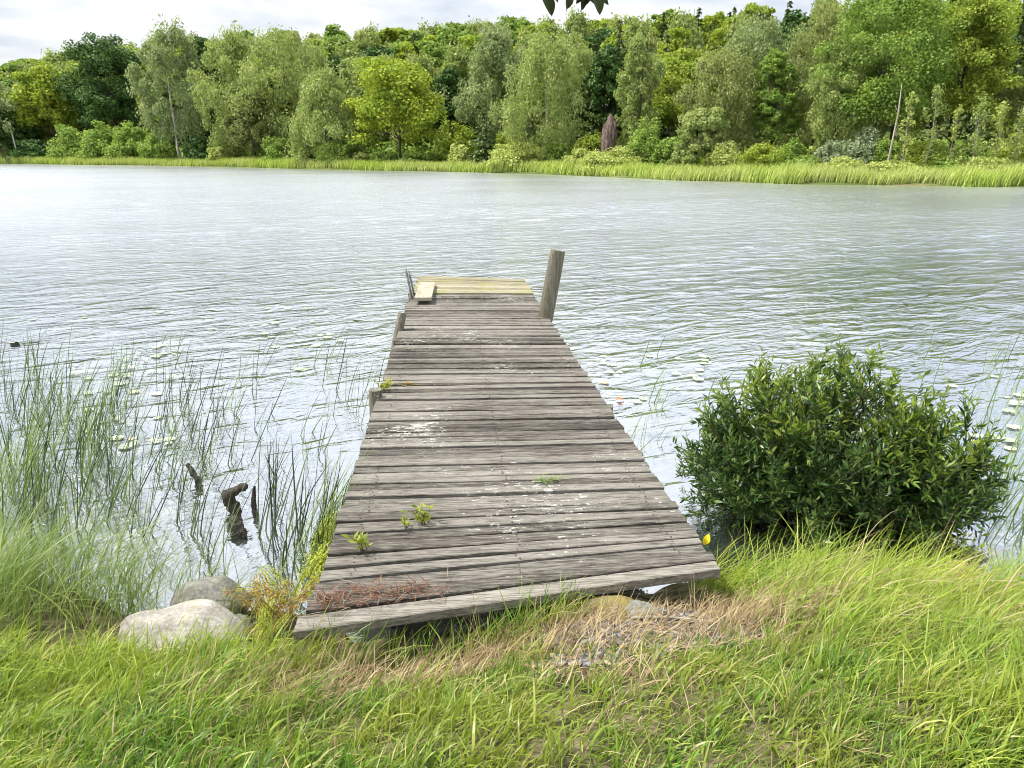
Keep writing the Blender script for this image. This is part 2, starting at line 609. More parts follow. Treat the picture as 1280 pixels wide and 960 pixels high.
Sh = [
    (95, 146, 58, 6, "shrub", "rounded green shrub leftmost of the row under the dark oak"),
    (132, 139, 62, 7, "shrub", "largest rounded green shrub of the row under the dark oak"),
    (168, 142, 56, 6.5, "shrub", "green shrub below the dark oak's right side"),
    (200, 146, 44, 6, "shrub", "green shrub touching the white birch trunk's left"),
    (248, 160, 44, 6, "oak", "dark low shrub right of the white birch trunk"),
    (272, 178, 28, 4, "willow", "small pale shrub right of the dark low shrub"),
    (392, 172, 34, 3, "willow", "small pale shrub by the water under the spreading olive birch"),
    (425, 160, 54, 3, "shrub", "dark green shrub at the waterline left of the rounded maple"),
    (482, 182, 44, 4, "shrub", "low dark shrub under the rounded maple's left half"),
    (522, 182, 46, 4, "shrub", "low dark shrub under the rounded maple's right half"),
    (572, 136, 54, 6.5, "yellowgreen", "bright yellow-green bush right of the rounded maple"),
    (578, 174, 32, 3, "willow", "small pale shrub below the bright yellow-green bush"),
    (636, 148, 46, 6, "yellowgreen", "bright yellow-green bush right of the small dark spruce"),
    (656, 174, 86, 3.2, "willow", "wide low pale willow below the wide weeping birch"),
    (738, 150, 40, 7, "yellowgreen", "bright yellow-green bush left of the brown stump"),
    (772, 178, 92, 3.6, "willow", "wide low pale willow below the brown stump"),
    (726, 184, 50, 3.2, "willow", "pale low willow between the two wide ones"),
    (806, 138, 56, 7, "shrub", "green bush under the narrow pale birch"),
    (838, 150, 46, 7, "shrub", "green bush right of the narrow pale birch"),
    (850, 176, 40, 4, "birch", "low olive bush left of the two rounded shrubs"),
    (908, 169, 56, 4, "willow", "left one of the two rounded yellow-green shrubs on the bank"),
    (957, 168, 66, 3.4, "yellowgreen", "right one of the two rounded yellow-green shrubs on the bank"),
    (988, 165, 48, 6, "shrub", "dark green shrub half hidden behind the right rounded shrub"),
    (1078, 148, 60, 5, "silver", "silvery grey-green willow shrub left of the bare pale dead trunk"),
    (1034, 172, 44, 4, "silver", "small silvery shrub left of the silvery willow"),
    (1104, 168, 46, 4, "shrub", "fresh green low shrub at the foot of the bare dead trunk"),
    (1150, 166, 66, 5, "yellowgreen", "yellowish thicket under the leftmost wispy sapling"),
    (1205, 164, 74, 5.5, "shrub", "green thicket among the wispy saplings"),
    (1262, 168, 80, 5.5, "yellowgreen", "yellowish thicket at the right edge under the saplings"),
    (1050, 192, 70, 2.4, "willow", "low pale reedy shrub by the water below the silvery willow"),
    (1115, 196, 80, 2.2, "willow", "low pale shrub by the water below the bare dead trunk"),
    (1175, 196, 70, 2.4, "shrub", "low green shrub by the water under the saplings"),
    (1240, 195, 90, 2.4, "willow", "low pale shrub by the water near the right edge"),
    (45, 168, 60, 6, "oak", "low dark shrub under the yellow-green tree at far left"),
    (352, 160, 44, 6, "shrub", "green bush under the broad pale olive birch"),
    (452, 184, 30, 3, "birch", "small olive shrub left of the rounded maple's foot"),
    (694, 172, 50, 6, "shrub", "green bush at the weeping birch's foot"),
    (1000, 186, 60, 3, "shrub", "low green shrub right of the right rounded shrub"),
]
for px, top, w, s, mat, lab in Sh:
    if px > 370:
        s = max(s, 2.0) + 1.8
        top -= 6 if mat in ("willow", "yellowgreen", "silver") else 0
    plant(px, top, w, s, "shrub", mat, lab, "shrub", "shrub", 0, group=GROUPS["shrub"], dens=1.0, leaf=.0027 * far_point(px, s)[1])

# thin saplings on the right
for i, (px, top, w, lab) in enumerate([
    (1158, 108, 26, "wispy sapling with pale stem nearest the bare dead trunk"),
    (1187, 132, 22, "shortest wispy sapling second from the dead trunk"),
    (1215, 122, 26, "wispy sapling with pale stem in the middle of the row"),
    (1242, 128, 24, "wispy sapling second from the right edge"),
    (1267, 126, 26, "wispy sapling at the right edge of the far shore"),
    (1128, 116, 24, "wispy sapling directly behind the bare dead trunk"),
]):
    b = far_point(px, 4.2)
    H = at_y(px, top, b[1])[2] - b[2]
    W = w / F * b[1]
    r = np.random.default_rng(400 + i)
    root = thing("sapling", lab, "sapling", b, GROUPS["sapling"])
    n = int(r.integers(22, 40))
    W *= r.uniform(.8, 1.5)
    t = r.uniform(.22, 1, n)
    th = r.uniform(0, 6.28, n)
    q = W * .6 * (1.1 - t * .7) * r.uniform(.1, 1, n)
    C = np.stack([q * np.cos(th), q * np.sin(th), t * H], 1)
    R = np.tile([W * .13, W * .13, W * .2], (n, 1)) * r.uniform(.5, 1.6, (n, 1))
    V, Fc = make_leaves(C, R, 26, .15, r, up=.4)
    mesh_obj("crown", V, Fc, M["willow" if i % 2 else "birch"], root)
    tv, tf = build_trunk("sapling", H, W, 400 + i, .3, C, .035)
    mesh_obj("trunk", tv, tf, M["palebark"], root, True)

b = far_point(1112, 4.6)
H = at_y(1112, 106, b[1])[2] - b[2]
pts = [b + np.array([x, 0, z]) for x, z in ((-.25, -.3), (-.15, .5), (0, H * .45), (.10, H * .7), (.05, H))]
dv = join([tube(pts, [.09, .08, .06, .05, .02], 7), tube([pts[2], pts[2] + [.3, .1, .7]], [.03, .01], 5), tube([pts[3], pts[3] + [-.3, 0, .5]], [.03, .01], 5)])
tag(mesh_obj("dead_tree", *dv, M["palebark"], smooth=True), "bare pale dead birch trunk leaning before the huge bright green tree", "dead tree")
for (px, y0, y1, dx, lab) in ((848, 60, 20, 0, 0),):
    pass
# pale leaning trunk at the left edge
b = far_point(22, 5.5)
tp = at_y(10, 152, b[1])
pts = np.linspace(b - [0, 0, .3], tp, 6)
pts[:, 0] += np.array([0, .1, .25, .2, .1, 0])
tag(mesh_obj("leaning_trunk", *tube(pts, np.linspace(.14, .06, 6), 7), M["birchbark"], smooth=True), "pale slanting bare trunk at the far shore's left edge", "dead tree")

# brown root plate
b = far_point(760, 9)
r = np.random.default_rng(3)
bm = bmesh.new()
bmesh.ops.create_icosphere(bm, subdivisions=4, radius=1)
hh = (at_y(760, 142, b[1])[2] - b[2]) / 2
ww = 17 / F * b[1] / 2
for v in bm.verts:
    p = v.co.copy()
    k = 1 + .18 * mnoise.noise(p * 2.2) + .10 * mnoise.noise(p * 7)
    v.co = Vector((p.x * ww * k * (1 + .25 * p.z) + .25 * p.z * ww, p.y * ww * .7 * k, p.z * hh * k + hh * .9))
me = bpy.data.meshes.new("tree_stump")
bm.to_mesh(me)
bm.free()
m = NT("root_plate")
f = m.noise(m.coords("Object", scale=(5, 5, 1)), 1.5, 5, .65)
c = m.ramp(f, [(.35, (.06, .045, .04)), (.65, (.24, .18, .155))])
me.materials.append(m.done(m.bsdf(c, .95, .1, m.bump(f, .8, .08)).outputs[0]))
o = bpy.data.objects.new("tree_stump", me)
o.location = b
COL.objects.link(o)
tag(o, "tall brown upright stump among bushes under the dark conifers", "stump")

# the wood on the slope: prototypes, then copies
PROTO = {}
for kind, mat, nm in (("broad", "maple", "broadleaf_tree"), ("broad", "green", "broadleaf_tree"), ("broad", "oak", "broadleaf_tree"), ("birch", "birch", "birch_tree"),
                      ("birch", "olive", "birch_tree"), ("broad", "yellowgreen", "broadleaf_tree"), ("spruce", "spruce", "spruce_tree")):
    for vv in range(2):
        sd = 900 + vv * 31 + len(PROTO)
        Hh, Ww = (14, 7.5) if kind != "spruce" else (15, 6)
        (V, Fc), C = build_crown(kind, Hh, Ww, sd, .06, .42 if kind != "spruce" else .6, .85)
        tv, tf = build_trunk(kind, Hh, Ww, sd, .06, C)
        mc = mesh_obj("crown", V, Fc, M[mat])
        mt = mesh_obj("trunk", tv, tf, M["bark"], smooth=True)
        PROTO[(mat, vv)] = (mc.data, mt.data, Hh, Ww, nm)
        bpy.data.objects.remove(mc)
        bpy.data.objects.remove(mt)

sky_px = [-300, 0, 60, 130, 200, 350, 450, 560, 640, 700, 800, 900, 950, 1050, 1280, 1700]
sky_py = [84, 82, 74, 62, 54, 46, 42, 34, 26, 24, 17, 9, 3, -4, -8, -10]
zones = [(110, "behind the edge birch"), (200, "behind the dark oak"), (330, "behind the white-trunked birch"), (450, "behind the broad pale olive birch"), (560, "behind the rounded maple"),
         (650, "behind the small dark spruce"), (725, "behind the wide weeping birch"), (830, "above the brown stump"), (930, "behind the two rounded shrubs"),
         (1060, "left of the huge bright green tree"), (1180, "behind the huge bright green tree"), (9999, "behind the saplings on the right")]
words = {"maple": "yellow-green broadleaf tree", "green": "mid-green broadleaf tree", "oak": "dark green broadleaf tree", "birch": "pale olive birch", "olive": "brownish olive birch",
         "yellowgreen": "bright yellow-green tree", "spruce": "dark pointed spruce"}
rows = [(26, 30, 44), (38, 20, 40), (52, 11, 37), (68, 3, 34), (86, -1, 32)]
rr = np.random.default_rng(55)
for ri, (s0, dyy, step) in enumerate(rows):
    px = -140 + rr.uniform(0, step)
    while px < 1420:
        s = s0 + rr.uniform(-5, 5)
        right = px > 660
        pool = ["maple", "green", "oak", "birch", "olive", "yellowgreen", "spruce"]
        pw = np.array([.2, .16, .16, .12, .08, .08, .2]) if right else np.array([.2, .22, .16, .24, .10, .04, .04])
        if ri >= 3 and px > 690:
            pw = np.array([.1, .08, .06, .02, .02, .02, .7])
        mat = pool[rr.choice(7, p=pw / pw.sum())]
        top = np.interp(px, sky_px, sky_py) + dyy + rr.uniform(-4, 9)
        if mat == "spruce":
            top -= rr.uniform(0, 7)
        b = far_point(px, s)
        H = at_y(px, top, b[1])[2] - b[2]
        md, td, Hh, Ww, nm = PROTO[(mat, int(rr.integers(0, 2)))]
        w = rr.uniform(46, 66) if mat != "spruce" else rr.uniform(34, 50)
        W = w / F * b[1]
        zn = [t for lim, t in zones if px < lim][0]
        depth = ["at the slope's foot", "low on the slope", "midway up the slope", "near the ridge", "on the ridge"][ri]
        o = thing(nm, f"{words[mat]} {depth} {zn}", "conifer" if mat == "spruce" else "tree", b, f"{words[mat]}s of the wood on the slope")
        o.scale = (W / Ww, W / Ww, H / Hh)
        o.rotation_euler = (0, 0, rr.uniform(0, 6.28))
        for nme, dat in (("crown", md), ("trunk", td)):
            ch = bpy.data.objects.new(nme, dat)
            COL.objects.link(ch)
            ch.parent = o
        px += step * rr.uniform(.75, 1.25)

# undergrowth and shore reeds
n = 26000
px = rr.uniform(-250, 1530, n)
s = np.where(px > 370, rr.uniform(8.5, 28, n), rr.uniform(5, 26, n))
uu = u_of(px)
Yv = shore_Y(uu) + s
C = np.stack([uu * Yv, Yv, far_z(uu, s) + rr.uniform(0, 1, n) ** 1.5 * (1.3 + .9 * np.sin(px * .11) * np.sin(px * .037 + s))], 1)
N = unit(rr.normal(size=(n, 3)) * .7 + [0, -.3, .6])
A = unit(np.cross(N, rr.normal(size=(n, 3))))
V, Fc = leafcards(C, A, unit(np.cross(N, A)), rr.uniform(.35, .8, n), rr.uniform(.3, .55, n))
tag(mesh_obj("undergrowth", V, Fc, M["shrub"]), "dark leafy undergrowth beneath the far trees", "undergrowth", kind="stuff")

M["shorereed"] = leaf_mat("shore_reed", [(0, (0.210, 0.288, 0.050)), (.5, (0.354, 0.475, 0.083)), (1, (0.613, 0.695, 0.166))], trans=.3, patch_cols=(0.484, 0.509, 0.199), patch=.6, patch_scale=.15)
n = 60000
px = rr.uniform(-250, 1530, n)
uu = u_of(px)
sw = np.interp(px, [-300, 0, 350, 640, 800, 1000, 1280, 1600], [2.6, 2.6, 3.2, 4.0, 5.0, 5.0, 4.4, 4.4])
s = rr.uniform(-.75, 1, n) * sw * .62 + sw * .5
s += .35 * np.sin(px * .05) + .25 * np.sin(px * .017 + 2)
Yv = shore_Y(uu) + s
R = np.stack([uu * Yv, Yv, np.maximum(far_z(uu, s), -.05)], 1)
th = rr.normal(0, .6, n)
Hd = np.stack([np.cos(th), np.sin(th)], 1)
L = rr.uniform(.5, 1.05, n) * (1 + .08 * np.sin(px * .09) + .12 * np.sin(px * .021))
L = np.where(px > 1000, L * 1.05, L)
V, Fc = ribbons(R, Hd, L, np.full(n, .06), rr.uniform(.1, .9, n), rr.uniform(-.1, .25, n), K=4)
tag(mesh_obj("shore_reeds", V, Fc, M["shorereed"]), "bright yellow-green reed belt along the far shore", "reeds", kind="stuff")

# ------------------------------------------------------------------ water
wr_ = np.random.default_rng(17)
rowsY = [2.6]
while rowsY[-1] < 150:
    rowsY.append(rowsY[-1] + max(.026, .0046 * rowsY[-1]))
rowsY = np.array(rowsY)
side_ = 1.0 + (np.linspace(0, 1, 90)[1:] ** 2.2) * 9
colU = np.concatenate([-side_[::-1], np.linspace(-1.0, 1.0, 730), side_])
UU, YW = np.meshgrid(colU, rowsY)
XW = UU * YW
ZW, DX, DY = np.zeros_like(XW), np.zeros_like(XW), np.zeros_like(XW)
ang = math.radians(25)
NWAVE = 84
gust = np.zeros_like(XW)
for _ in range(9):
    k_ = wr_.uniform(.10, .55)
    a_ = ang + math.pi / 2 + wr_.normal() * .5
    gust += np.sin(k_ * (XW * math.cos(a_) + YW * math.sin(a_)) + wr_.uniform(0, 6.28))
gust = np.clip(.85 + .22 * gust, .25, 1.7)
shelter = np.interp(YW, [3, 6, 10, 20, 50, 130], [.018, .026, .036, .046, .055, .06]) * (1 + .25 * np.clip(XW / 6, -.6, .8))
cell = np.maximum(.026, .0046 * YW)
for i in range(NWAVE):
    lam = math.exp(wr_.uniform(math.log(.16), math.log(1.7)))
    a_ = ang + math.pi / 2 + wr_.normal() * (.30 + .12 / lam ** .5)
    k_ = 2 * math.pi / lam
    kx, ky = math.cos(a_), math.sin(a_)
    ph = k_ * (XW * kx + YW * ky) + wr_.uniform(0, 6.28) + 1.2 * np.sin(.7 * XW / lam ** .5 + i) * .6
    am = math.sqrt(2 / NWAVE) / k_ * shelter * gust * np.clip((lam / cell - 3) / 3, 0, 1)
    ZW += am * np.sin(ph)
    c_ = am * np.cos(ph) * 2.2
    DX += c_ * kx
    DY += c_ * ky
Vw = np.stack([XW + DX, YW + DY, ZW], -1).reshape(-1, 3)
n1, n2 = XW.shape
idx = np.arange(n1 * n2).reshape(n1, n2)
Fw = np.stack([idx[:-1, :-1], idx[:-1, 1:], idx[1:, 1:], idx[1:, :-1]], -1).reshape(-1, 4)

m = NT("lake_water")
vA = m.coords("Object", rot=(0, 0, -ang), scale=(1.5, 3.6, 1))
vB = m.coords("Object", rot=(0, 0, -ang - .3), scale=(4.2, 9.5, 1))
vC = m.coords("Object", rot=(0, 0, -ang + .35), scale=(6.0, 12.0, 1))
big = m.noise(m.coords("Object", rot=(0, 0, -ang), scale=(.07, .16, 1)), 1.0, 3, .5)
amp = m.ramp(big, [(.36, .35), (.64, 1.0)])
ra = m.math("POWER", m.noise(vA, .8, 3, .5, .9), 2.4)
h = m.math("MULTIPLY", ra, .115)
h = m.math("ADD", h, m.math("MULTIPLY", m.noise(vB, .9, 3, .6, .8), .023))
h = m.math("ADD", h, m.math("MULTIPLY", m.noise(vC, 1.0, 3, .55, .5), .010))
sep = m.n("ShaderNodeSeparateXYZ")
tcn = m.n("ShaderNodeTexCoord")
m.l(tcn.outputs["Object"], sep.inputs[0])
calm = m.n("ShaderNodeMapRange")
m.l(sep.outputs[1], calm.inputs["Value"])
calm.inputs["From Min"].default_value = 4.0
calm.inputs["From Max"].default_value = 12
calm.inputs["To Min"].default_value = .35
calm.inputs["To Max"].default_value = 1.0
far_ = m.n("ShaderNodeMapRange")
m.l(sep.outputs[1], far_.inputs["Value"])
far_.inputs["From Min"].default_value = 14
far_.inputs["From Max"].default_value = 60
far_.inputs["To Min"].default_value = 1.0
far_.inputs["To Max"].default_value = 1.7
h = m.math("MULTIPLY", h, m.math("MULTIPLY", m.math("MULTIPLY", amp, far_.outputs[0]), calm.outputs[0]))
nrm = m.bump(h, 1.0, 1.0)
rg = m.n("ShaderNodeFloatCurve")
m.l(m.math("DIVIDE", sep.outputs[1], 100.0, True), rg.inputs["Value"])
cv = rg.mapping.curves[0]
cv.points[0].location = (.04, .06)
cv.points[1].location = (1, .27)
for a_, b_ in ((.08, .09), (.18, .215), (.4, .26)):
    cv.points.new(a_, b_)
rg.mapping.update()
lw = m.n("ShaderNodeLayerWeight")
lw.inputs["Blend"].default_value = .5
m.l(nrm, lw.inputs["Normal"])
fac = m.ramp(lw.outputs["Facing"], [(.18, .10), (.42, .62), (.7, .92), (1, 1)])
gl = m.n("ShaderNodeBsdfGlossy")
gl.inputs["Color"].default_value = (.95, .97, 1, 1)
m.l(rg.outputs[0], gl.inputs["Roughness"])
m.l(nrm, gl.inputs["Normal"])
body = m.bsdf((.05, .06, .055), .6, .1)
mx = m.n("ShaderNodeMixShader")
m.l(fac, mx.inputs[0])
m.l(body.outputs[0], mx.inputs[1])
m.l(gl.outputs[0], mx.inputs[2])
M["water"] = m.done(mx.outputs[0])
tag(mesh_obj("lake_water", Vw, Fw, M["water"], smooth=True), "rippled pale lake water", "lake", kind="structure")
tag(mesh_obj("deep_water", [(-410, -80, -.07), (410, -80, -.07), (410, 500, -.07), (-410, 500, -.07)], [(0, 1, 2, 3)], M["water"]), "lake water beyond the rippled part", "lake", kind="structure")

# ------------------------------------------------------------------ jetty
NL, NR = at_deck(377, 788), at_deck(900, 712)
FL, FR = at_deck(513, 367), at_deck(666, 368)
GL, GR = at_deck(529, 346), at_deck(655, 349.5)
YAW = math.atan2((FL - at_deck(440, 590))[1], (FL - at_deck(440, 590))[0]) - math.pi / 2
BT = .058


def board(pl0, pl1, pr0, pr1, zoff=0.0, thick=BT, r=rng, nseg=12, rough=1.0):
    """one plank: near/far edge points at the left and the right end; top on the deck plane"""
    V, Fs = [], []
    ph = r.uniform(0, 6.28, 4)
    tilt = r.normal() * .0025
    for i in range(nseg + 1):
        t = i / nseg
        a = pl0 * (1 - t) + pr0 * t
        b_ = pl1 * (1 - t) + pr1 * t
        d = (b_ - a)
        wn = np.linalg.norm(d)
        d = d / wn
        wa = rough * (.0022 * math.sin(9 * t + ph[0]) + r.normal() * .0012)
        wb = rough * (.0022 * math.sin(7 * t + ph[1]) + r.normal() * .0012)
        a = a + d * wa
        b_ = b_ + d * wb
        zz = zoff + .003 * math.sin(4 * t + ph[2]) + tilt * (t - .5) * 2
        up = np.array([0, 0, 1.0])
        ch = .004
        prof = [a - up * (thick - zz), a - up * (ch - zz), a + d * ch + up * zz, (a + b_) / 2 + up * (zz - .0015),
                b_ - d * ch + up * zz, b_ - up * (ch - zz), b_ - up * (thick - zz)]
        V.extend(prof)
    k = 7
    for i in range(nseg):
        for j in range(k):
            q = (j + 1) % k
            Fs.append((i * k + j, i * k + q, (i + 1) * k + q, (i + 1) * k + j))
    Fs.append(tuple(range(k))[::-1])
    Fs.append(tuple(nseg * k + j for j in range(k)))
    return np.array(V), Fs


M["deckwood"] = wood_mat("weathered_deck", YAW, (.014, .012, .010), (.072, .064, .053), (.31, .29, .255), .85)
M["frontwood"] = wood_mat("pale_front_board", YAW, (.03, .026, .022), (.135, .122, .102), (.40, .375, .325), .5)
M["endwood"] = wood_mat("mossy_end_boards", YAW, (.075, .062, .045), (.22, .195, .135), (.42, .38, .28), .3, moss=(.23, .235, .055))
M["beamwood"] = wood_mat("dark_beam", YAW, (.02, .017, .014), (.06, .05, .04), (.13, .11, .09), .1)
M["postwood"] = wood_mat("mooring_post", 0, (.035, .032, .022), (.105, .10, .07), (.26, .245, .185), .4, axis="Z")

jetty = thing("wooden_jetty", "weathered grey wooden jetty of crosswise planks running out into the lake", "jetty", (NL + NR) / 2 * [1, 1, 0])
JO = np.array(jetty.location)


def jpart(name, V, Fs, mat, parent=jetty, smooth=False, label=None):
    V = np.asarray(V) - JO
    o = mesh_obj(name, V, Fs, mat, parent, smooth)
    if label:
        o["label"] = label
    return o


parts = []
lenL, lenR = np.linalg.norm(FL - NL), np.linalg.norm(FR - NR)
nb = 83
wts = np.array([1.0 + .10 * rng.normal() for _ in range(nb)])
wts = np.clip(wts, .78, 1.3)
wl = wts * np.interp(np.arange(nb), [0, 7, 10, nb], [1.22, 1.22, 1, 1])
wr = wts * np.interp(np.arange(nb), [0, 7, 10, nb], [.86, .86, 1, 1])
cl, cr = np.concatenate([[0], np.cumsum(wl)]), np.concatenate([[0], np.cumsum(wr)])
cl, cr = cl / cl[-1], cr / cr[-1]
eL, eR = (FL - NL), (FR - NR)
gapx = .0
for i in range(nb):
    gL = rng.uniform(.009, .019) / lenL + (.008 / lenL if i < 9 else 0)
    gR = rng.uniform(.009, .017) / lenR
    jl, jr = rng.normal() * .006, rng.normal() * .005
    bd = unit((NR + eR * cr[i]) - (NL + eL * cl[i]))
    l0, l1 = NL + eL * (cl[i] + (gL if i else .0)) - bd * jl, NL + eL * cl[i + 1] - bd * jl
    r0, r1 = NR + eR * (cr[i] + (gR if i else 0)) + bd * jr, NR + eR * cr[i + 1] + bd * jr
    bv = board(l0, l1, r0, r1, zoff=rng.normal() * .004)
    if i == 0:
        front = board(l0 - bd * .02, l1 - bd * .02, r0, r1, zoff=.002, thick=.042)
        jpart("front_board", *front, M["frontwood"], label="pale thick plank at the jetty's landward edge")
    else:
        parts.append(bv)
V, Fs = join(parts)
jpart("deck", V, Fs, M["deckwood"])
nl = []
for i in range(1, nb):
    for fr in (.08, .50, .92):
        for q in (.28, .72):
            cc_ = cl[i] * (1 - q) + cl[i + 1] * q, cr[i] * (1 - q) + cr[i + 1] * q
            p = (NL + eL * cc_[0]) * (1 - fr) + (NR + eR * cc_[1]) * fr + [rng.normal() * .01, rng.normal() * .008, .0045]
            nl.append((np.array([p + [.0055 * math.cos(t_), .0055 * math.sin(t_), 0] for t_ in np.linspace(0, 6.28, 7)[:6]]), [(0, 1, 2, 3, 4, 5)]))
m = NT("rusty_nail")
M["nail"] = m.done(m.bsdf((.05, .03, .02), .7, .3).outputs[0])
o = jpart("nail_heads", *join(nl), M["nail"])
o["kind"] = "stuff"
pe = []
ne = 9
for k in range(ne):
    f0, f1 = (k + .05) / ne, (k + .985) / ne
    oL, oR = rng.normal() * .015, rng.normal() * .015
    pe.append(board(FL + (GL - FL) * f0 - [.03 + oL, 0, 0], FL + (GL - FL) * f1 - [.03 + oL, 0, 0], FR + (GR - FR) * f0 + [.02 + oR, 0, 0], FR + (GR - FR) * f1 + [.02 + oR, 0, 0], zoff=.012 + rng.normal() * .003))
jpart("end_boards", *join(pe), M["endwood"], label="yellow-green mossy boards across the jetty's far end")


def beam(p0, p1, w, hgt, drop):
    """rectangular beam under the deck between two points on the deck plane"""
    d = unit(p1 - p0)
    sd = unit(np.cross(d, [0, 0, 1.0]))
    up = np.array([0, 0, 1.0])
    V = []
    for p in (p0, p1):
        for q in ((-1, 0), (1, 0), (1, -1), (-1, -1)):
            V.append(p + sd * w / 2 * q[0] + up * (q[1] * hgt - drop))
    return np.array(V), [(3, 2, 1, 0), (4, 5, 6, 7), (0, 1, 5, 4), (1, 2, 6, 5), (2, 3, 7, 6), (3, 0, 4, 7)]


for fr in (.10, .5, .90):
    p0, p1 = NL * (1 - fr) + NR * fr, FL * (1 - fr) + FR * fr
    jpart("stringer_beam", *beam(p0 + unit(p1 - p0) * .55, p1 + unit(p1 - p0) * 1.3, .08, .15, .052), M["beamwood"])
for t in (.30, .62, .93):
    p0, p1 = NL + eL * t, NR + eR * t
    jpart("cross_beam", *beam(p0 - unit(p1 - p0) * .06, p1 + unit(p1 - p0) * .06, .10, .14, .204), M["beamwood"])


def pile(base, top, rad, name="post", label=None, n=16, mat="postwood", seg=14, sq=False):
    pts = np.linspace(base, top, seg)
    V, Fs = [], []
    d = unit(top - base)
    a = unit(np.cross(d, [0, 1.0, 0.1]))
    b_ = np.cross(d, a)
    for i in range(seg):
        for j in range(n):
            th = 2 * math.pi * j / n
            k = 1 + .05 * mnoise.noise(Vector((math.cos(th) * 2, math.sin(th) * 2, i * .25 + top[0] * 5)))
            rd = rad * k * (1.0 if i < seg - 1 else .94)
            V.append(pts[i] + rd * (a * math.cos(th) + b_ * math.sin(th)) - (d * .008 * (i == seg - 2)))
    for i in range(seg - 1):
        for j in range(n):
            q = (j + 1) % n
            Fs.append((i * n + j, i * n + q, (i + 1) * n + q, (i + 1) * n + j))
    Fs.append(tuple((seg - 1) * n + j for j in range(n)))
    return jpart(name, V, Fs, M[mat], label=label)


def extend_down(base, top, zb=-.9):
    d = unit(top - base)
    return base + d * ((zb - base[2]) / d[2])


pb = at_deck(682, 396)
pt = at_y(697.5, 313, pb[1] + .03)
pile(extend_down(pb, pt), pt, .093, label="tall round mooring post leaning at the jetty's right side")
pb = at_y(494, 436, 8.05)
pt = at_y(503, 391, 8.15)
pile(extend_down(pb, pt), pt, .05, label="slim leaning pile at the jetty's left side", n=10)
pt = at_y(469, 487, 5.55)
pile(pt * [1, 1, 0] + [0, 0, -.9], pt, .055, label="short dark pile end at the jetty's left side", n=10)
pt = at_y(757, 508, 5.35)
pile(pt * [1, 1, 0] + [0, 0, -.9], pt, .06, label="short sawn-off pile at the jetty's right side", n=12)
for sgn, e0, e in ((-1, NL, eL), (1, NR, eR)):
    for t in (.93,):
        p = e0 + e * t + np.array([.12 * -sgn, 0, 0])
        pile(p * [1, 1, 0] + [0, 0, -.9], p - [0, 0, .3], .06, n=10)

# swimming ladder at the far left
m = NT("old_metal")
f = m.noise(m.coords("Object"), 18, 4)
M["metal"] = m.done(m.bsdf(m.ramp(f, [(.4, (.10, .11, .11)), (.65, (.25, .26, .26))]), .5, .4, metal=.5).outputs[0])
lad = bpy.data.objects.new("ladder", None)
COL.objects.link(lad)
lad.parent = jetty
lbase = at_deck(515, 373) - JO
lt_ = at_y(507, 336, lbase[1] + JO[1]) - JO
for k in (0, 1):
    o_ = np.array([.012 * k, .16 * k, .0])
    d_ = unit(lt_ - lbase)
    pts = [lt_ + o_ - [0, 0, .05 * k], lbase + (lt_ - lbase) * .5 + o_, lbase + o_, lbase - d_ * .5 + o_ - [.04, 0, 0], lbase - d_ * 1.1 + o_ - [.04, 0, 0]]
    mesh_obj("rail", *tube(pts, [.016] * len(pts), 8), M["metal"], lad, True)
for k in range(3):
    b0 = lbase - unit(lt_ - lbase) * (.15 + .25 * k) - [.03, 0, 0]
    mesh_obj("rung", *tube([b0, b0 + [.01, .16, 0]], [.012] * 2, 8), M["metal"], lad, True)

# loose plank
a, b_ = at_deck(529, 381), at_deck(535, 358)
sd = np.array([.115, 0, 0])
up0, up1 = np.array([0, 0, .10]), np.array([0, 0, .065])
lp = board(a - sd + up0, a + sd + up0, b_ - sd + up1, b_ + sd + up1, thick=.045)
M["plankwood"] = wood_mat("loose_plank", YAW - math.pi / 2, (.10, .08, .06), (.30, .26, .20), (.50, .46, .38), .2)
tag(mesh_obj("loose_plank", *lp, M["plankwood"]), "thick short plank lying along the jetty's far left corner", "plank")


# ------------------------------------------------------------------ near bank
def wl_edge(x):
    return 3.38 + .10 * np.sin(1.7 * x + .4) + .06 * np.sin(4.3 * x) + .22 * np.clip((x - .95) / .3, 0, 1) + .22 * np.exp(-((x - .55) / .75) ** 2)


def near_line(x):
    t = (x - NL[0]) / (NR[0] - NL[0])
    return NL[1] + t * (NR[1] - NL[1])


def under_deck(x, y, pad=0.0):
    lx = NL[0] + eL[0] * (y - NL[1]) / eL[1]
    rx = NR[0] + eR[0] * (y - NR[1]) / eR[1]
    return (x > lx - pad) & (x < rx + pad) & (y > near_line(x) - pad)


def ground(x, y):
    x, y = np.asarray(x, float), np.asarray(y, float)
    d = wl_edge(x) - y
    z = np.interp(d, [-12, -2, -.5, 0, .45, .95, 1.8, 3.5, 80], [-1.3, -.7, -.2, 0, .17, .37, .66, .84, 1.3])
    z = z + .02 * np.sin(5.1 * x + 1.3 * y) * np.sin(4.3 * y - x) + .012 * np.sin(13 * x + 3) * np.sin(11 * y)
    dl = y - near_line(x)
    inx = np.clip((x + 1.0) / .25, 0, 1) * np.clip((.95 - x) / .2, 0, 1)
    z = z - inx * .10 * np.clip((dl + .06) / .16, 0, 1)
    z = z + .05 * np.exp(-((x - .82) ** 2 / .06 + (y - 2.72) ** 2 / .03))
    z = z + .06 * np.exp(-((x - 1.35) ** 2 / .2 + (y - 2.75) ** 2 / .12))
    return z


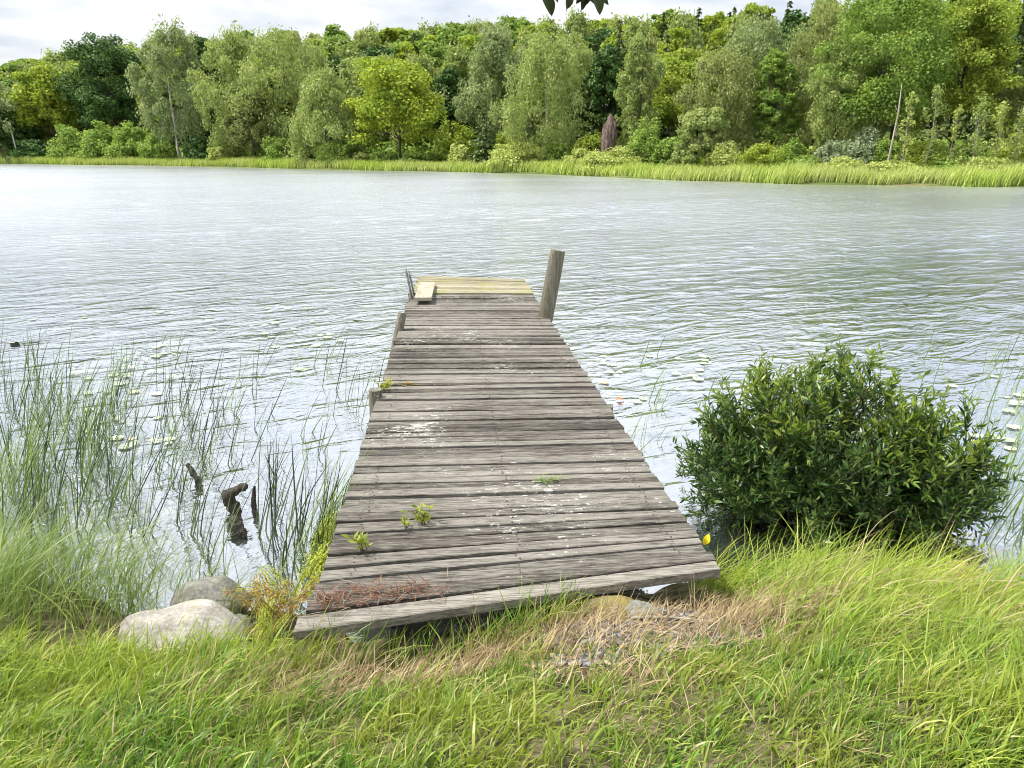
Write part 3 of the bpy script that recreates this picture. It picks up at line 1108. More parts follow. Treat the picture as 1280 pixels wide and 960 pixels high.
xs = np.concatenate([np.linspace(-70, -7, 26), np.linspace(-6.8, 6.8, 240), np.linspace(7, 70, 26)])
ys = np.concatenate([np.linspace(-80, -3, 24), np.linspace(-2.8, 1.0, 40), np.linspace(1.03, 5.5, 120), np.linspace(6, 12, 6)])
X, Y = np.meshgrid(xs, ys, indexing="ij")
Vg = np.stack([X, Y, ground(X, Y)], -1).reshape(-1, 3)
n1, n2 = X.shape
idx = np.arange(n1 * n2).reshape(n1, n2)
Fq = np.stack([idx[:-1, :-1], idx[1:, :-1], idx[1:, 1:], idx[:-1, 1:]], -1).reshape(-1, 4)
m = NT("bank_soil")
v = m.coords("Object")
f = m.noise(v, 9, 6, .65)
c = m.ramp(f, [(.35, (.035, .032, .018)), (.5, (.09, .085, .04)), (.68, (.20, .16, .10))])
M["soil"] = m.done(m.bsdf(c, .95, .1, m.bump(f, .8, .03)).outputs[0])
tag(mesh_obj("bank_ground", Vg, Fq, M["soil"], smooth=True), "grassy soil bank where the jetty begins", "ground", kind="structure")


def gravel_amt(x, y):
    """0..1: bare trodden ground in front of the jetty"""
    g1 = np.exp(-(((x - .50) / .36) ** 2 + ((y - 2.50) / .17) ** 2) ** 2)
    g2 = .8 * np.exp(-(((x - .85) / .30) ** 2 + ((y - 2.62) / .16) ** 2) ** 2)
    g3 = .75 * np.exp(-(((x - .30) / .22) ** 2 + ((y - 2.14) / .22) ** 2) ** 2)
    return np.clip(np.maximum(np.maximum(g1, g2), g3), 0, 1)


M["lawn"] = leaf_mat("meadow_grass", [(0, (0.045, 0.110, 0.012)), (.5, (0.118, 0.262, 0.023)), (.80, (0.255, 0.375, 0.040)), (.93, (0.46, 0.49, 0.12)), (1, (0.56, 0.50, 0.26))], trans=.42, rough=.4, spec=.4, patch_cols=(0.30, 0.33, 0.04), patch=.6, patch_scale=2.0)
M["flow"] = leaf_mat("long_grass", [(0, (0.162, 0.237, 0.024)), (.5, (0.313, 0.399, 0.042)), (.85, (0.487, 0.549, 0.084)), (1, (0.638, 0.599, 0.216))], trans=.4, rough=.45, spec=.35, patch_cols=(0.209, 0.337, 0.036), patch=.6, patch_scale=1.3)
M["straw"] = leaf_mat("dry_grass", [(0, (.18, .12, .06)), (.5, (.36, .27, .14)), (1, (.58, .47, .29))], trans=.25, rough=.6)
M["sedge"] = leaf_mat("sedge_grass", [(0, (0.121, 0.198, 0.044)), (.5, (0.242, 0.330, 0.088)), (.85, (0.396, 0.473, 0.187)), (1, (0.638, 0.627, 0.352))], trans=.4, rough=.4, spec=.4, patch_cols=(0.132, 0.220, 0.044), patch=.5, patch_scale=1.2)


def tufts(nt, per, xr, yr, Lr, Wd, keep=None, wind=(1.0, .25), wstr=.8, bend=(.4, 1.5), lean=(-.1, .45), K=5, rad=.05, seed=1, zmin=None, Lf=None, tv=(.7, 1.3)):
    r = np.random.default_rng(seed)
    x, y = r.uniform(*xr, nt), r.uniform(*yr, nt)
    if keep is not None:
        k = r.uniform(0, 1, nt) < keep(x, y)
        x, y = x[k], y[k]
    nt = len(x)
    ta = np.arctan2(wind[1], wind[0]) + r.normal(0, 1.0, nt)
    tl = r.uniform(*tv, nt)
    bx = np.repeat(x, per) + r.normal(0, rad, nt * per)
    by = np.repeat(y, per) + r.normal(0, rad, nt * per)
    aa = np.repeat(ta, per) + r.normal(0, .75, nt * per)
    Hd = np.stack([np.cos(aa) + wstr * wind[0], np.sin(aa) + wstr * wind[1]], 1)
    Hd = unit(Hd)
    L = r.uniform(*Lr, nt * per) * np.repeat(tl, per)
    if Lf is not None:
        L *= Lf(bx, by)
    z = ground(bx, by)
    if zmin is not None:
        z = np.maximum(z, zmin)
    ok = ~under_deck(bx, by, .0)
    R = np.stack([bx, by, z - .01], 1)[ok]
    n = ok.sum()
    return ribbons(R, Hd[ok], L[ok], Wd * r.uniform(.6, 1.4, n), r.uniform(*bend, n), r.uniform(*lean, n), K=K, twist=r.uniform(-1.3, 1.3, n))


def k_lawn(x, y):
    front = np.clip((near_line(np.clip(x, -.9, .95)) - .27 - y) / .17, 0, 1)
    g = gravel_amt(x, y)
    p = (1 - .97 * g) * np.where((x > -1.05) & (x < 1.0), np.maximum(front, .12), 1.0)
    return p * np.clip((wl_edge(x) + .05 - y) / .3, 0, 1)


def f_len(x, y):
    return 1 - .45 * np.exp(-((x - .45) / .55) ** 2) * (y > 1.3)


lawn = cat_np([
    tufts(3700, 25, (-2.6, 2.9), (1.15, 2.6), (.035, .11), .0042, k_lawn, K=5, seed=11, rad=.036, tv=(.4, 1.5), bend=(.2, 2.1), lean=(-.1, .8), wstr=.22, Lf=f_len),
    tufts(420, 8, (-2.4, 2.6), (1.2, 2.35), (.10, .22), .0058, k_lawn, K=6, seed=12, bend=(.6, 2.4), rad=.03, wstr=.3, Lf=f_len),
    tufts(220, 5, (-2.4, 2.6), (1.2, 2.3), (.09, .19), .0085, k_lawn, K=6, seed=15, bend=(.8, 2.6), rad=.03, wstr=.2, Lf=f_len),
    tufts(2600, 9, (-7, 7), (-1.5, 1.25), (.08, .2), .006, None, K=4, seed=13),
    tufts(560, 12, (-.95, .36), (2.2, 2.8), (.10, .26), .0046, lambda x, y: np.clip(1 - abs(near_line(x) - .05 - y) / .07, 0, 1), K=5, seed=14, bend=(.3, 1.5), wstr=.2),
])
tag(mesh_obj("meadow_grass", *lawn, M["lawn"]), "bright green grass along the front of the bank", "grass", kind="stuff")

flow = cat_np([
    tufts(1050, 13, (.98, 3.9), (2.15, 3.30), (.10, .29), .0046, lambda x, y: np.clip((x - .92) / .25 + (2.45 - y) * .6, 0, 1) * np.clip((y - 2.1 - .12 * np.sin(3 * x)) / .4, 0, 1), wind=(1, .0), wstr=.45, tv=(.4, 1.4), bend=(.5, 2.5), lean=(.0, .8), K=7, seed=21, rad=.06),
    tufts(260, 13, (1.0, 3.3), (2.95, 3.55), (.20, .40), .0046, None, wind=(1, .0), wstr=.7, tv=(.6, 1.3), bend=(.5, 2.0), lean=(0, .6), K=7, seed=26, rad=.06),
    tufts(300, 10, (1.2, 3.6), (1.35, 2.2), (.08, .20), .005, None, wind=(1, .1), wstr=.5, bend=(.6, 2.2), K=6, seed=24, rad=.06),
    tufts(1000, 12, (-3.6, -.85), (1.55, 2.75), (.07, .20), .0046, lambda x, y: np.clip((-.80 - x) / .3, 0, 1) * np.clip((y - 1.75) / .4, .15, 1), wind=(1, .1), wstr=.3, tv=(.4, 1.4), bend=(.4, 2.3), K=6, seed=22, rad=.06),
    tufts(500, 9, (3.4, 7), (-.5, 3.4), (.2, .45), .007, None, wind=(1, .1), K=5, seed=23),
    tufts(500, 9, (-7, -3.4), (-.5, 3.2), (.2, .45), .007, None, wind=(1, .1), K=5, seed=25),
])
tag(mesh_obj("long_grass", *flow, M["flow"]), "long yellow-green windblown grass on both sides of the bank", "grass", kind="stuff")


def k_straw(x, y):
    a = .85 * np.exp(-((y - (near_line(x) - .24)) / .13) ** 2) * ((x > -1.25) & (x < .35))
    b2 = 1.0 * np.exp(-(((x - 1.08) / .32) ** 2 + ((y - 2.70) / .26) ** 2))
    c2 = .9 * np.exp(-(((x - 2.05) / .40) ** 2 + ((y - 2.52) / .17) ** 2))
    d2 = .10 * np.clip(gravel_amt(x, y) * 1.4, 0, 1)
    return np.clip(np.maximum(np.maximum(a, b2), np.maximum(c2, d2)) + .055, 0, 1)


straw = cat_np([
    tufts(8200, 9, (-2.4, 3.0), (1.3, 3.0), (.05, .17), .0032, k_straw, wstr=.35, bend=(.2, 1.4), lean=(.1, 1.3), K=5, seed=31, rad=.05),
    tufts(520, 5, (-.2, 1.3), (2.0, 2.8), (.06, .16), .0035, lambda x, y: gravel_amt(x, y), wstr=0, bend=(.1, .5), lean=(1.2, 1.55), K=4, seed=32, rad=.06),
    tufts(70, 5, (.9, 3.4), (2.5, 3.3), (.35, .6), .0035, None, wind=(1, .1), wstr=1.6, bend=(1.0, 2.0), lean=(.2, .7), K=7, seed=33),
])
tag(mesh_obj("dry_grass", *straw, M["straw"]), "dry straw-coloured grass in front of the jetty and around the bare patch", "grass", kind="stuff")

sedge = cat_np([
    tufts(330, 12, (-4.8, -1.75), (2.75, 3.75), (.28, .60), .0046, lambda x, y: np.clip((-1.75 - x) / .5, .02, 1) * np.clip((y - 2.65) / .3, 0, 1), wind=(1, .1), wstr=.9, bend=(.4, 1.6), lean=(0, .4), K=7, seed=41, zmin=-.05, rad=.07),
    tufts(110, 12, (-5.2, -2.9), (3.7, 4.9), (.4, .75), .0045, lambda x, y: np.clip((-2.6 - x) / 1.2, 0, 1), wind=(1, .1), wstr=1.2, bend=(.2, .9), lean=(0, .3), K=6, seed=42, zmin=-.05, rad=.09),
    tufts(14, 8, (-1.75, -1.3), (3.05, 3.5), (.25, .5), .004, None, wind=(1, .1), bend=(.3, 1.2), K=6, seed=43, zmin=-.03),
])
tag(mesh_obj("sedge_grass", *sedge, M["sedge"]), "tall pale green sedge at the water's edge left of the boulders", "sedge", kind="stuff")


# ------------------------------------------------------------------ rushes in the water
M["rush"] = leaf_mat("rush_stem", [(0, (0.030, 0.043, 0.026)), (.5, (0.077, 0.112, 0.048)), (1, (0.207, 0.276, 0.103))], trans=.1, rough=.5)
M["rushgreen"] = leaf_mat("rush_green", [(0, (0.078, 0.139, 0.047)), (.5, (0.171, 0.265, 0.085)), (1, (0.342, 0.435, 0.155))], trans=.25, rough=.5)


def rushes(pxy, Lr, W, seed, leanr=(.05, .5), bendr=(-.1, .5), K=5):
    r = np.random.default_rng(seed)
    R = np.array([at_z(a, b, -.04) for a, b in pxy])
    n = len(R)
    aa = r.normal(0, .5, n)
    Hd = np.stack([np.cos(aa), np.sin(aa)], 1)
    L = r.uniform(*Lr, n)
    return ribbons(R, Hd, L, W * r.uniform(.7, 1.3, n), r.uniform(*bendr, n), r.uniform(*leanr, n), K=K, prof=np.interp(np.linspace(0, 1, K), [0, .7, 1], [1, .85, .1]))


r = np.random.default_rng(71)


def cl_pts(n, fn):
    out = []
    while len(out) < n:
        c = fn()
        if c is None:
            continue
        for _ in range(int(r.integers(1, 6))):
            out.append((c[0] + r.normal() * 7, c[1] + r.normal() * 3))
    return out[:n]


def f_left():
    px = 430 * r.uniform(0, 1) ** 1.1
    py = r.uniform(455, 700)
    d = np.interp(px, [0, 150, 300, 430], [1, .8, .35, .12]) * np.interp(py, [455, 520, 650, 700], [.35, 1, .9, .6])
    return (px, py) if r.uniform() < d else None


def f_pier():
    return (r.uniform(365, 432), r.uniform(640, 735)) if True else None


RU = [
    rushes(cl_pts(660, f_left), (.28, .70), .0075, 72, (.15, .55), (-.1, .3)),
    rushes(cl_pts(70, lambda: (r.uniform(330, 425), r.uniform(650, 745))), (.35, .75), .009, 73, (.0, .3)),
    rushes(cl_pts(26, lambda: (r.uniform(425, 465), r.uniform(490, 560))), (.3, .55), .007, 74, (.1, .5)),
    rushes(cl_pts(16, lambda: (r.uniform(240, 345), r.uniform(700, 745))), (.3, .6), .007, 75, (.0, .4)),
]
tag(mesh_obj("rushes", *cat_np(RU), M["rush"]), "thin dark rush stems standing in the water left of the jetty", "rushes", kind="stuff")
RG = [
    rushes(cl_pts(120, lambda: (r.uniform(-60, 160) + 40 * r.normal() * .5, r.uniform(500, 640))), (.45, .85), .007, 76, (.05, .35), (.1, .9), 6),
    rushes(cl_pts(140, f_left), (.3, .62), .007, 77, (.05, .45), (.1, .8), 6),
    rushes(cl_pts(60, lambda: (r.uniform(368, 428), r.uniform(660, 740))), (.4, .8), .008, 78, (.0, .3), (.1, .9), 6),
    rushes(cl_pts(40, lambda: (r.uniform(60, 420), r.uniform(440, 480))), (.2, .5), .008, 79, (.05, .5)),
]
tag(mesh_obj("green_rushes", *cat_np(RG), M["rushgreen"]), "dense soft green rushes at the left edge of the water", "rushes", kind="stuff")
RR = [
    rushes(cl_pts(60, lambda: (r.uniform(770, 900), r.uniform(450, 610))), (.2, .45), .007, 81, (.1, .6)),
    rushes(cl_pts(130, lambda: (r.uniform(1190, 1420), r.uniform(470, 640))), (.35, .7), .007, 82, (.0, .4), (.1, .7)),
    rushes(cl_pts(40, lambda: (r.uniform(1150, 1300), r.uniform(440, 520))), (.25, .5), .007, 83),
    rushes(cl_pts(90, lambda: (r.uniform(1215, 1400), r.uniform(600, 700))), (.4, .75), .007, 84, (.0, .4), (.1, .7)),
]
tag(mesh_obj("sparse_rushes", *cat_np(RR), M["rushgreen"]), "sparse thin rushes in the water around the dense bush", "rushes", kind="stuff")

# ------------------------------------------------------------------ lily pads
m = NT("lily_pad")
f = m.n("ShaderNodeObjectInfo").outputs["Random"]
c = m.ramp(f, [(0, (.34, .41, .27)), (.6, (.46, .51, .38)), (.9, (.52, .54, .38)), (1, (.56, .47, .22))])
M["pad"] = m.done(m.bsdf(c, .22, 1.0).outputs[0])


def pad_mesh(name, seed):
    q = np.random.default_rng(seed)
    n = 22
    V = [(0, 0, 0)]
    a0, a1 = .16, 2 * math.pi - .16
    for i in range(n + 1):
        th = a0 + (a1 - a0) * i / n
        rd = 1 + .05 * math.sin(3 * th + seed) + q.normal() * .015
        V.append((rd * math.cos(th) * 1.12, rd * math.sin(th), .03 * math.sin(2 * th + seed) + .02))
    Fs = [(0, i, i + 1) for i in range(1, n + 1)]
    me = bpy.data.meshes.new(name)
    me.from_pydata(V, [], Fs)
    me.materials.append(M["pad"])
    me.update()
    return me


PM = [pad_mesh("lily_pad", k) for k in range(4)]
pr = np.random.default_rng(91)
regions = [
    (56, (90, 425, 385, 470), "pale lily pad floating among thin rushes left of the jetty, towards open water"),
    (26, (110, 430, 470, 580), "pale lily pad among dense rushes left of the jetty, nearer the bank"),
    (26, (755, 880, 445, 590), "pale lily pad between the jetty and the dense bush"),
    (24, (1190, 1330, 455, 560), "pale lily pad right of the dense bush near the picture's edge"),
    (3, (40, 120, 395, 425), "pale lily pad in open water beyond the left rushes"),
]
for nn, (x0, x1, y0, y1), lab in regions:
    cc = [(pr.uniform(x0, x1), pr.uniform(y0, y1)) for _ in range(max(2, nn // 6))]
    for k in range(nn):
        cx, cy = cc[int(pr.integers(0, len(cc)))]
        px_, py_ = np.clip(cx + pr.normal() * 34, x0, x1), np.clip(cy + pr.normal() * 12, y0, y1)
        p = at_z(px_, py_, .008 + .0004 * k)
        if under_deck(p[0], p[1], .12):
            continue
        o = bpy.data.objects.new("lily_pad", PM[int(pr.integers(0, 4))])
        sc = pr.uniform(.022, .062)
        o.location = p
        o.scale = (sc, sc, sc * .5)
        o.rotation_euler = (0, 0, pr.uniform(0, 6.28))
        COL.objects.link(o)
        tag(o, lab, "lily pad", "lily pads " + lab.split("pad ")[1])
m = NT("dark_pad")
M["darkpad"] = m.done(m.bsdf((.035, .05, .02), .4, .4).outputs[0])
p = at_z(17, 432, 0)
V, Fs = [], []
for i in range(9):
    for j in range(9):
        a, b_ = (i / 8 - .5) * 2, j / 8
        V.append((p[0] + .06 * a * math.sqrt(max(0, 1 - (b_ * .9) ** 2)), p[1] + .03 * math.cos(b_ * 2.4), p[2] + .055 * math.sin(b_ * 2.2) - .004))
for i in range(8):
    for j in range(8):
        Fs.append((i * 9 + j, i * 9 + j + 1, (i + 1) * 9 + j + 1, (i + 1) * 9 + j))
tag(mesh_obj("lily_pad", V, Fs, M["darkpad"], smooth=True), "dark upturned lily leaf standing out of open water at the left edge", "lily pad")


# ------------------------------------------------------------------ leaves on the water and jetty
def leaf_mesh(L, W, curl=.15, n=8):
    V, Fs = [], []
    for i in range(n + 1):
        t = i / n
        w = W * .5 * math.sin(math.pi * min(1, t * .97 + .03)) ** .75
        z = curl * L * math.sin(math.pi * t)
        for s in (-1, 0, 1):
            V.append((L * (t - .5), s * w, z + abs(s) * w * .3))
    for i in range(n):
        for s in (0, 1):
            a = i * 3 + s
            Fs.append((a, a + 1, a + 4, a + 3))
    return V, Fs


m = NT("orange_leaf")
M["orange"] = m.done(m.bsdf((.62, .16, .03), .5, .3).outputs[0])
m = NT("yellow_leaf")
M["yellow"] = m.done(m.bsdf((.75, .62, .02), .5, .3).outputs[0])
o = mesh_obj("fallen_leaf", *leaf_mesh(.085, .055), M["orange"], smooth=True)
o.location = at_z(775, 500, .012)
o.rotation_euler = (0, 0, .1)
tag(o, "orange fallen leaf floating right of the jetty", "leaf")
o = mesh_obj("fallen_leaf", *leaf_mesh(.06, .034), M["yellow"], smooth=True)
p = at_deck(877, 682)
o.location = p + np.array([0.02, 0, .035])
o.rotation_euler = (math.radians(65), math.radians(-70), .2)
tag(o, "bright yellow leaf at the jetty's right edge beside the bush", "leaf")


# ------------------------------------------------------------------ boulders
def rock_mat(name, dark, light, moss=None, mossamt=.6):
    m = NT(name)
    v = m.coords("Object")
    a = m.noise(v, 5, 6, .6)
    g = m.noise(v, 60, 4, .7)
    f = m.math("ADD", m.math("MULTIPLY", a, .55), m.math("MULTIPLY", g, .45))
    vr = m.n("ShaderNodeTexNoise", noise_type="RIDGED_MULTIFRACTAL")
    m.l(v, vr.inputs["Vector"])
    vr.inputs["Scale"].default_value = 4.5
    vr.inputs["Detail"].default_value = 4
    f = m.math("SUBTRACT", f, m.math("MULTIPLY", m.math("SUBTRACT", vr.outputs["Fac"], .75, True), .5))
    c = m.ramp(f, [(.36, dark), (.5, tuple((x + y) / 2 for x, y in zip(dark, light))), (.64, light)])
    if moss:
        ms = m.ramp(m.noise(v, 7, 5, .65), [(.36 if mossamt > .9 else .5, 0.0), (.62, mossamt)])
        c = m.mix(ms, c, moss)
    return m.done(m.bsdf(c, .9, .2, m.bump(f, .7, .02)).outputs[0])


def rock(name, c, size, seed, mat, label, cat="rock", flat=.0, rotz=0.0):
    bm = bmesh.new()
    bmesh.ops.create_icosphere(bm, subdivisions=5, radius=1)
    of = Vector((seed * 3.1, seed * 1.7, 0))
    for v in bm.verts:
        p = v.co.copy()
        k = 1 + .30 * mnoise.noise(p * .9 + of) + .13 * mnoise.noise(p * 2.1 + of) + .035 * mnoise.noise(p * 6 + of) + .012 * mnoise.noise(p * 17 + of)
        p = p * k
        for pl in ((.35, -.5, .75), (-.5, -.6, .55), (.7, .1, .7), (-.1, .2, 1)):
            pn = Vector(pl).normalized()
            d = p.dot(pn) - .80
            if d > 0:
                p -= pn * d * .75
        v.co = Vector((p.x * size[0], p.y * size[1], p.z * size[2]))
    me = bpy.data.meshes.new(name)
    bm.to_mesh(me)
    bm.free()
    for q in me.polygons:
        q.use_smooth = True
    me.materials.append(mat)
    o = bpy.data.objects.new(name, me)
    o.location = c
    o.rotation_euler = (0, 0, rotz)
    COL.objects.link(o)
    return tag(o, label, cat)


M["granite"] = rock_mat("granite", (.15, .135, .115), (.52, .49, .44), (.20, .19, .05), .35)
M["granite2"] = rock_mat("grey_granite", (.10, .10, .085), (.34, .33, .29), (.13, .14, .05), .5)
M["mossrock"] = rock_mat("mossy_stone", (.09, .08, .06), (.26, .22, .14), (.24, .20, .025), 1.0)
p = at_z(212, 806, .25)
rock("boulder", (p[0], p[1] + .07, .21), (.27, .20, .155), 2, M["granite"], "large pale granite boulder on the bank left of the jetty", "boulder")
p = at_z(244, 772, .08)
rock("boulder", (p[0] + .03, p[1] + .10, .08), (.19, .16, .165), 5, M["granite2"], "smaller grey boulder half hidden behind the large pale boulder", "boulder")
p = at_z(298, 775, .1)
rock("stone", (p[0], p[1], .04), (.08, .07, .08), 8, M["granite2"], "small grey stone at the water right of the two boulders", "stone")
p = np.array([.44, near_line(.44) - .07])
rock("mossy_stone", (p[0], p[1] - .01, ground(*p) - .035), (.16, .13, .12), 11, M["mossrock"], "rounded stone covered in yellow moss under the jetty's landward edge", "stone")
p = at_z(795, 778, .38)
rock("flat_stone", (p[0], p[1], float(ground(p[0], p[1])) + .01), (.11, .06, .03), 14, M["granite2"], "flat grey stone beside the mossy stone at the bare patch", "stone")

# gravel chips
r = np.random.default_rng(61)
ico = bmesh.new()
bmesh.ops.create_icosphere(ico, subdivisions=1, radius=1)
iv = np.array([v.co[:] for v in ico.verts])
if_ = np.array([[v.index for v in f.verts] for f in ico.faces])
ico.free()
gp = []
cnt = 0
while cnt < 2600:
    x, y = r.uniform(.1, 1.05), r.uniform(2.2, 2.75)
    if r.uniform() > gravel_amt(x, y) ** 1.5 or under_deck(x, y):
        continue
    s = r.uniform(.004, .0145) * np.array([1.3, 1, .5])
    q = r.uniform(0, 6.28)
    w = iv * (1 + r.normal(0, .18, (len(iv), 1))) * s
    w = np.stack([w[:, 0] * math.cos(q) - w[:, 1] * math.sin(q), w[:, 0] * math.sin(q) + w[:, 1] * math.cos(q), w[:, 2]], 1)
    gp.append((w + [x, y, float(ground(x, y)) + .003], if_))
    cnt += 1
m = NT("gravel")
c = m.ramp(m.island(), [(0, (.05, .05, .048)), (.45, (.13, .13, .13)), (.75, (.23, .235, .24)), (.9, (.20, .15, .11)), (1, (.36, .36, .36))])
M["gravel"] = m.done(m.bsdf(c, .85, .2).outputs[0])
tag(mesh_obj("gravel", *cat_np(gp), M["gravel"]), "grey gravel chips on the bare patch before the jetty", "gravel", kind="stuff")

# dead leaves litter on the bare patch
n = 1500
x, y = r.uniform(.05, 1.25, n), r.uniform(2.1, 2.85, n)
ok = (r.uniform(0, 1, n) < gravel_amt(x, y) + .15) & ~under_deck(x, y)
x, y = x[ok], y[ok]
n = len(x)
C = np.stack([x, y, ground(x, y) + r.uniform(.006, .016, n)], 1)
N = unit(r.normal(size=(n, 3)) * .45 + [0, 0, 1])
A = unit(np.cross(N, r.normal(size=(n, 3))))
V, Fc = leafcards(C, A, unit(np.cross(N, A)), r.uniform(.015, .045, n), r.uniform(.008, .022, n))
M["litter"] = leaf_mat("leaf_litter", [(0, (.09, .055, .03)), (.5, (.22, .15, .09)), (1, (.42, .33, .22))], trans=.1)
tag(mesh_obj("leaf_litter", V, Fc, M["litter"]), "brown dead leaf litter on the bare patch", "litter", kind="stuff")

# twigs
for (a, b_, lab, rad) in (((788, 790), (898, 794), "thin pale stick lying across the bare patch", .006), ((700, 782), (756, 764), "short brown stick below the mossy stone", .005)):
    p0, p1 = at_z(*a, .40), at_z(*b_, .38)
    q = np.linspace(p0, p1, 6)
    q[:, 2] = ground(q[:, 0], q[:, 1]) + .018 + np.array([0, .002, .004, .003, .002, 0])
    tag(mesh_obj("stick", *tube(q, [rad, rad, rad * .9, rad * .8, rad * .7, rad * .5], 6), M["palebark"], smooth=True), lab, "stick")

# ------------------------------------------------------------------ drift wood in the water
M["driftwood"] = wood_mat("wet_driftwood", 0, (.008, .007, .006), (.028, .024, .02), (.10, .09, .075), .15, axis="Z")


def log(pp, rads, label, name="driftwood_log"):
    pts = [at_y(a, b, Y) for a, b, Y in pp]
    q = np.linspace(0, len(pts) - 1, 26)
    P = np.stack([np.interp(q, range(len(pts)), [p[k] for p in pts]) for k in range(3)], 1)
    P[1:-1] = (P[:-2] + 2 * P[1:-1] + P[2:]) / 4
    rr_ = np.interp(q, range(len(pts)), rads)
    rr_ = rr_ * (1 + .12 * np.sin(q * 9) + rng.normal(size=len(q)) * .05)
    dv, df = tube(P, rr_, 18)
    cen = P[np.minimum(np.arange(len(dv)) // 18, len(P) - 1)]
    dv = cen + (dv - cen) * np.array([1 + .35 * mnoise.noise(Vector(v * [38, 38, 9])) + .18 * mnoise.noise(Vector(v * [90, 90, 25])) for v in dv])[:, None]
    return tag(mesh_obj(name, dv, df, M["driftwood"], smooth=True), label, "driftwood")


Yl = at_z(297, 640)[1]
log([(302, 652, Yl), (290, 630, Yl), (283, 622, Yl), (293, 614, Yl - .02), (308, 607, Yl - .03)], [.032, .040, .042, .030, .020], "dark bent drift log rising hooked out of the water left of the jetty")
log([(318, 645, Yl + .05), (317, 630, Yl + .05), (318, 608, Yl + .05)], [.016, .018, .010], "short upright dark stub beside the hooked drift log")
Yl = at_z(300, 668)[1]
log([(292, 650, Yl + .08), (299, 660, Yl), (307, 672, Yl - .05)], [.03, .035, .015], "dark wood piece at the water just below the hooked drift log")
Yl = at_z(247, 608)[1]
log([(250, 612, Yl), (247, 600, Yl), (234, 580, Yl + .05)], [.028, .024, .014], "slanting broken dark stick among the left rushes")

# ------------------------------------------------------------------ near plants
M["fern"] = leaf_mat("fern_leaf", [(0, (.20, .27, .025)), (.5, (.34, .40, .035)), (1, (.52, .52, .07))], trans=.4)
M["fernbrown"] = leaf_mat("fern_brown", [(0, (.10, .05, .02)), (.5, (.26, .15, .04)), (.8, (.38, .28, .05)), (1, (.42, .40, .06))], trans=.3)
M["weed"] = leaf_mat("weed_leaf", [(0, (.18, .25, .03)), (.5, (.30, .36, .05)), (1, (.46, .46, .09))], trans=.4)
M["weedstem"] = bark_mat("weed_stem", (.09, .09, .03), (.2, .2, .07), 9)
M["bracken"] = leaf_mat("dry_bracken", [(0, (.05, .025, .016)), (.4, (.15, .055, .028)), (.7, (.19, .09, .05)), (1, (.30, .24, .17))], trans=.15)


def fronds(base, n, L, seed, spread=(.2, 1.0), az=(0, 6.28), plen=.26, cnt=16):
    """fern fronds: pinnae diamonds along arching midribs"""
    r = np.random.default_rng(seed)
    leaves, stems = [], []
    for i in range(n):
        th = r.uniform(*az)
        h = np.array([math.cos(th), math.sin(th), 0])
        Lf = L * r.uniform(.65, 1.1)
        ph = r.uniform(*spread) * .5
        bend = r.uniform(.5, 1.4)
        p = np.array(base, float) + r.normal(size=3) * [.02, .02, 0]
        pts = [p]
        k = 14
        for j in range(k):
            a = ph + bend * j / k
            pts.append(pts[-1] + (h * math.sin(a) + np.array([0, 0, 1]) * math.cos(a)) * Lf / k)
        pts = np.array(pts)
        stems.append(tube(pts, np.linspace(.0028, .001, k + 1), 5))
        for j in range(cnt):
            t = .22 + .76 * j / cnt
            c = np.array([np.interp(t * k, range(k + 1), pts[:, q]) for q in range(3)])
            d = unit(pts[min(k, int(t * k) + 1)] - pts[int(t * k)])
            sdv = unit(np.cross(d, [0, 0, 1.0]) + r.normal(size=3) * .12)
            pl = Lf * plen * math.sin(math.pi * min(1, (1 - t) * .75 + .12)) ** .9
            for sg in (-1, 1):
                A = unit(sdv * sg + d * .45 + np.array([0, 0, -.15]))
                N = unit(np.cross(A, d) + r.normal(size=3) * .15)
                B = unit(np.cross(N, A))
                ns = 4
                for s_ in range(ns):
                    f_ = (s_ + .6) / ns
                    for s2 in (-1, 1):
                        A2 = unit(B * s2 + A * .7)
                        w = pl * .30 * (1.1 - f_)
                        leaves.append((c + A * pl * f_ + A2 * w * .5, A2, unit(np.cross(N, A2)), w, w * .5))
    C, A, B, Ls, Ws = (np.array(q) for q in zip(*leaves))
    return leafcards(C, A, B, Ls, Ws), join(stems)


def fern(base, n, L, seed, label, mat="fern", **kw):
    root = thing("fern", label, "fern", base)
    (V, Fc), (sv, sf) = fronds((0, 0, 0), n, L, seed, **kw)
    mesh_obj("frond", V, Fc, M[mat], root)
    mesh_obj("stem", sv, sf, M["weedstem"], root, True)
    return root


def gpt(px, py, z=.35):
    p = at_z(px, py, z)
    for _ in range(6):
        p = at_z(px, py, max(float(ground(p[0], p[1])), 0))
    return p


fern(gpt(368, 765), 9, .46, 301, "tallest bright yellow-green fern against the jetty's near left corner", spread=(.1, .9))
fern(gpt(345, 790), 10, .32, 302, "brown-tinged fern left of the bright yellow-green fern", "fernbrown", spread=(.3, 1.4))
fern(gpt(392, 735) + [-.03, .05, .02], 8, .44, 303, "yellow-green fern leaning over the jetty's left edge", spread=(.5, 1.3), az=(-.9, 1.2))
fern(gpt(405, 690) + [-.06, .0, .02], 5, .36, 308, "slender yellow-green fern farther out along the jetty's left edge", spread=(.5, 1.2), az=(-.9, .9))
fern(gpt(330, 800), 8, .20, 307, "low yellow fern between the pale boulder and the jetty", spread=(.6, 1.6))
fern(gpt(1165, 752), 5, .30, 304, "bright yellow-green fern frond rising from the long grass before the bush", az=(-.5, .6), spread=(.7, 1.3))
fern(gpt(912, 742), 5, .20, 305, "small yellow fern at the jetty's near right corner", spread=(.3, 1.0))


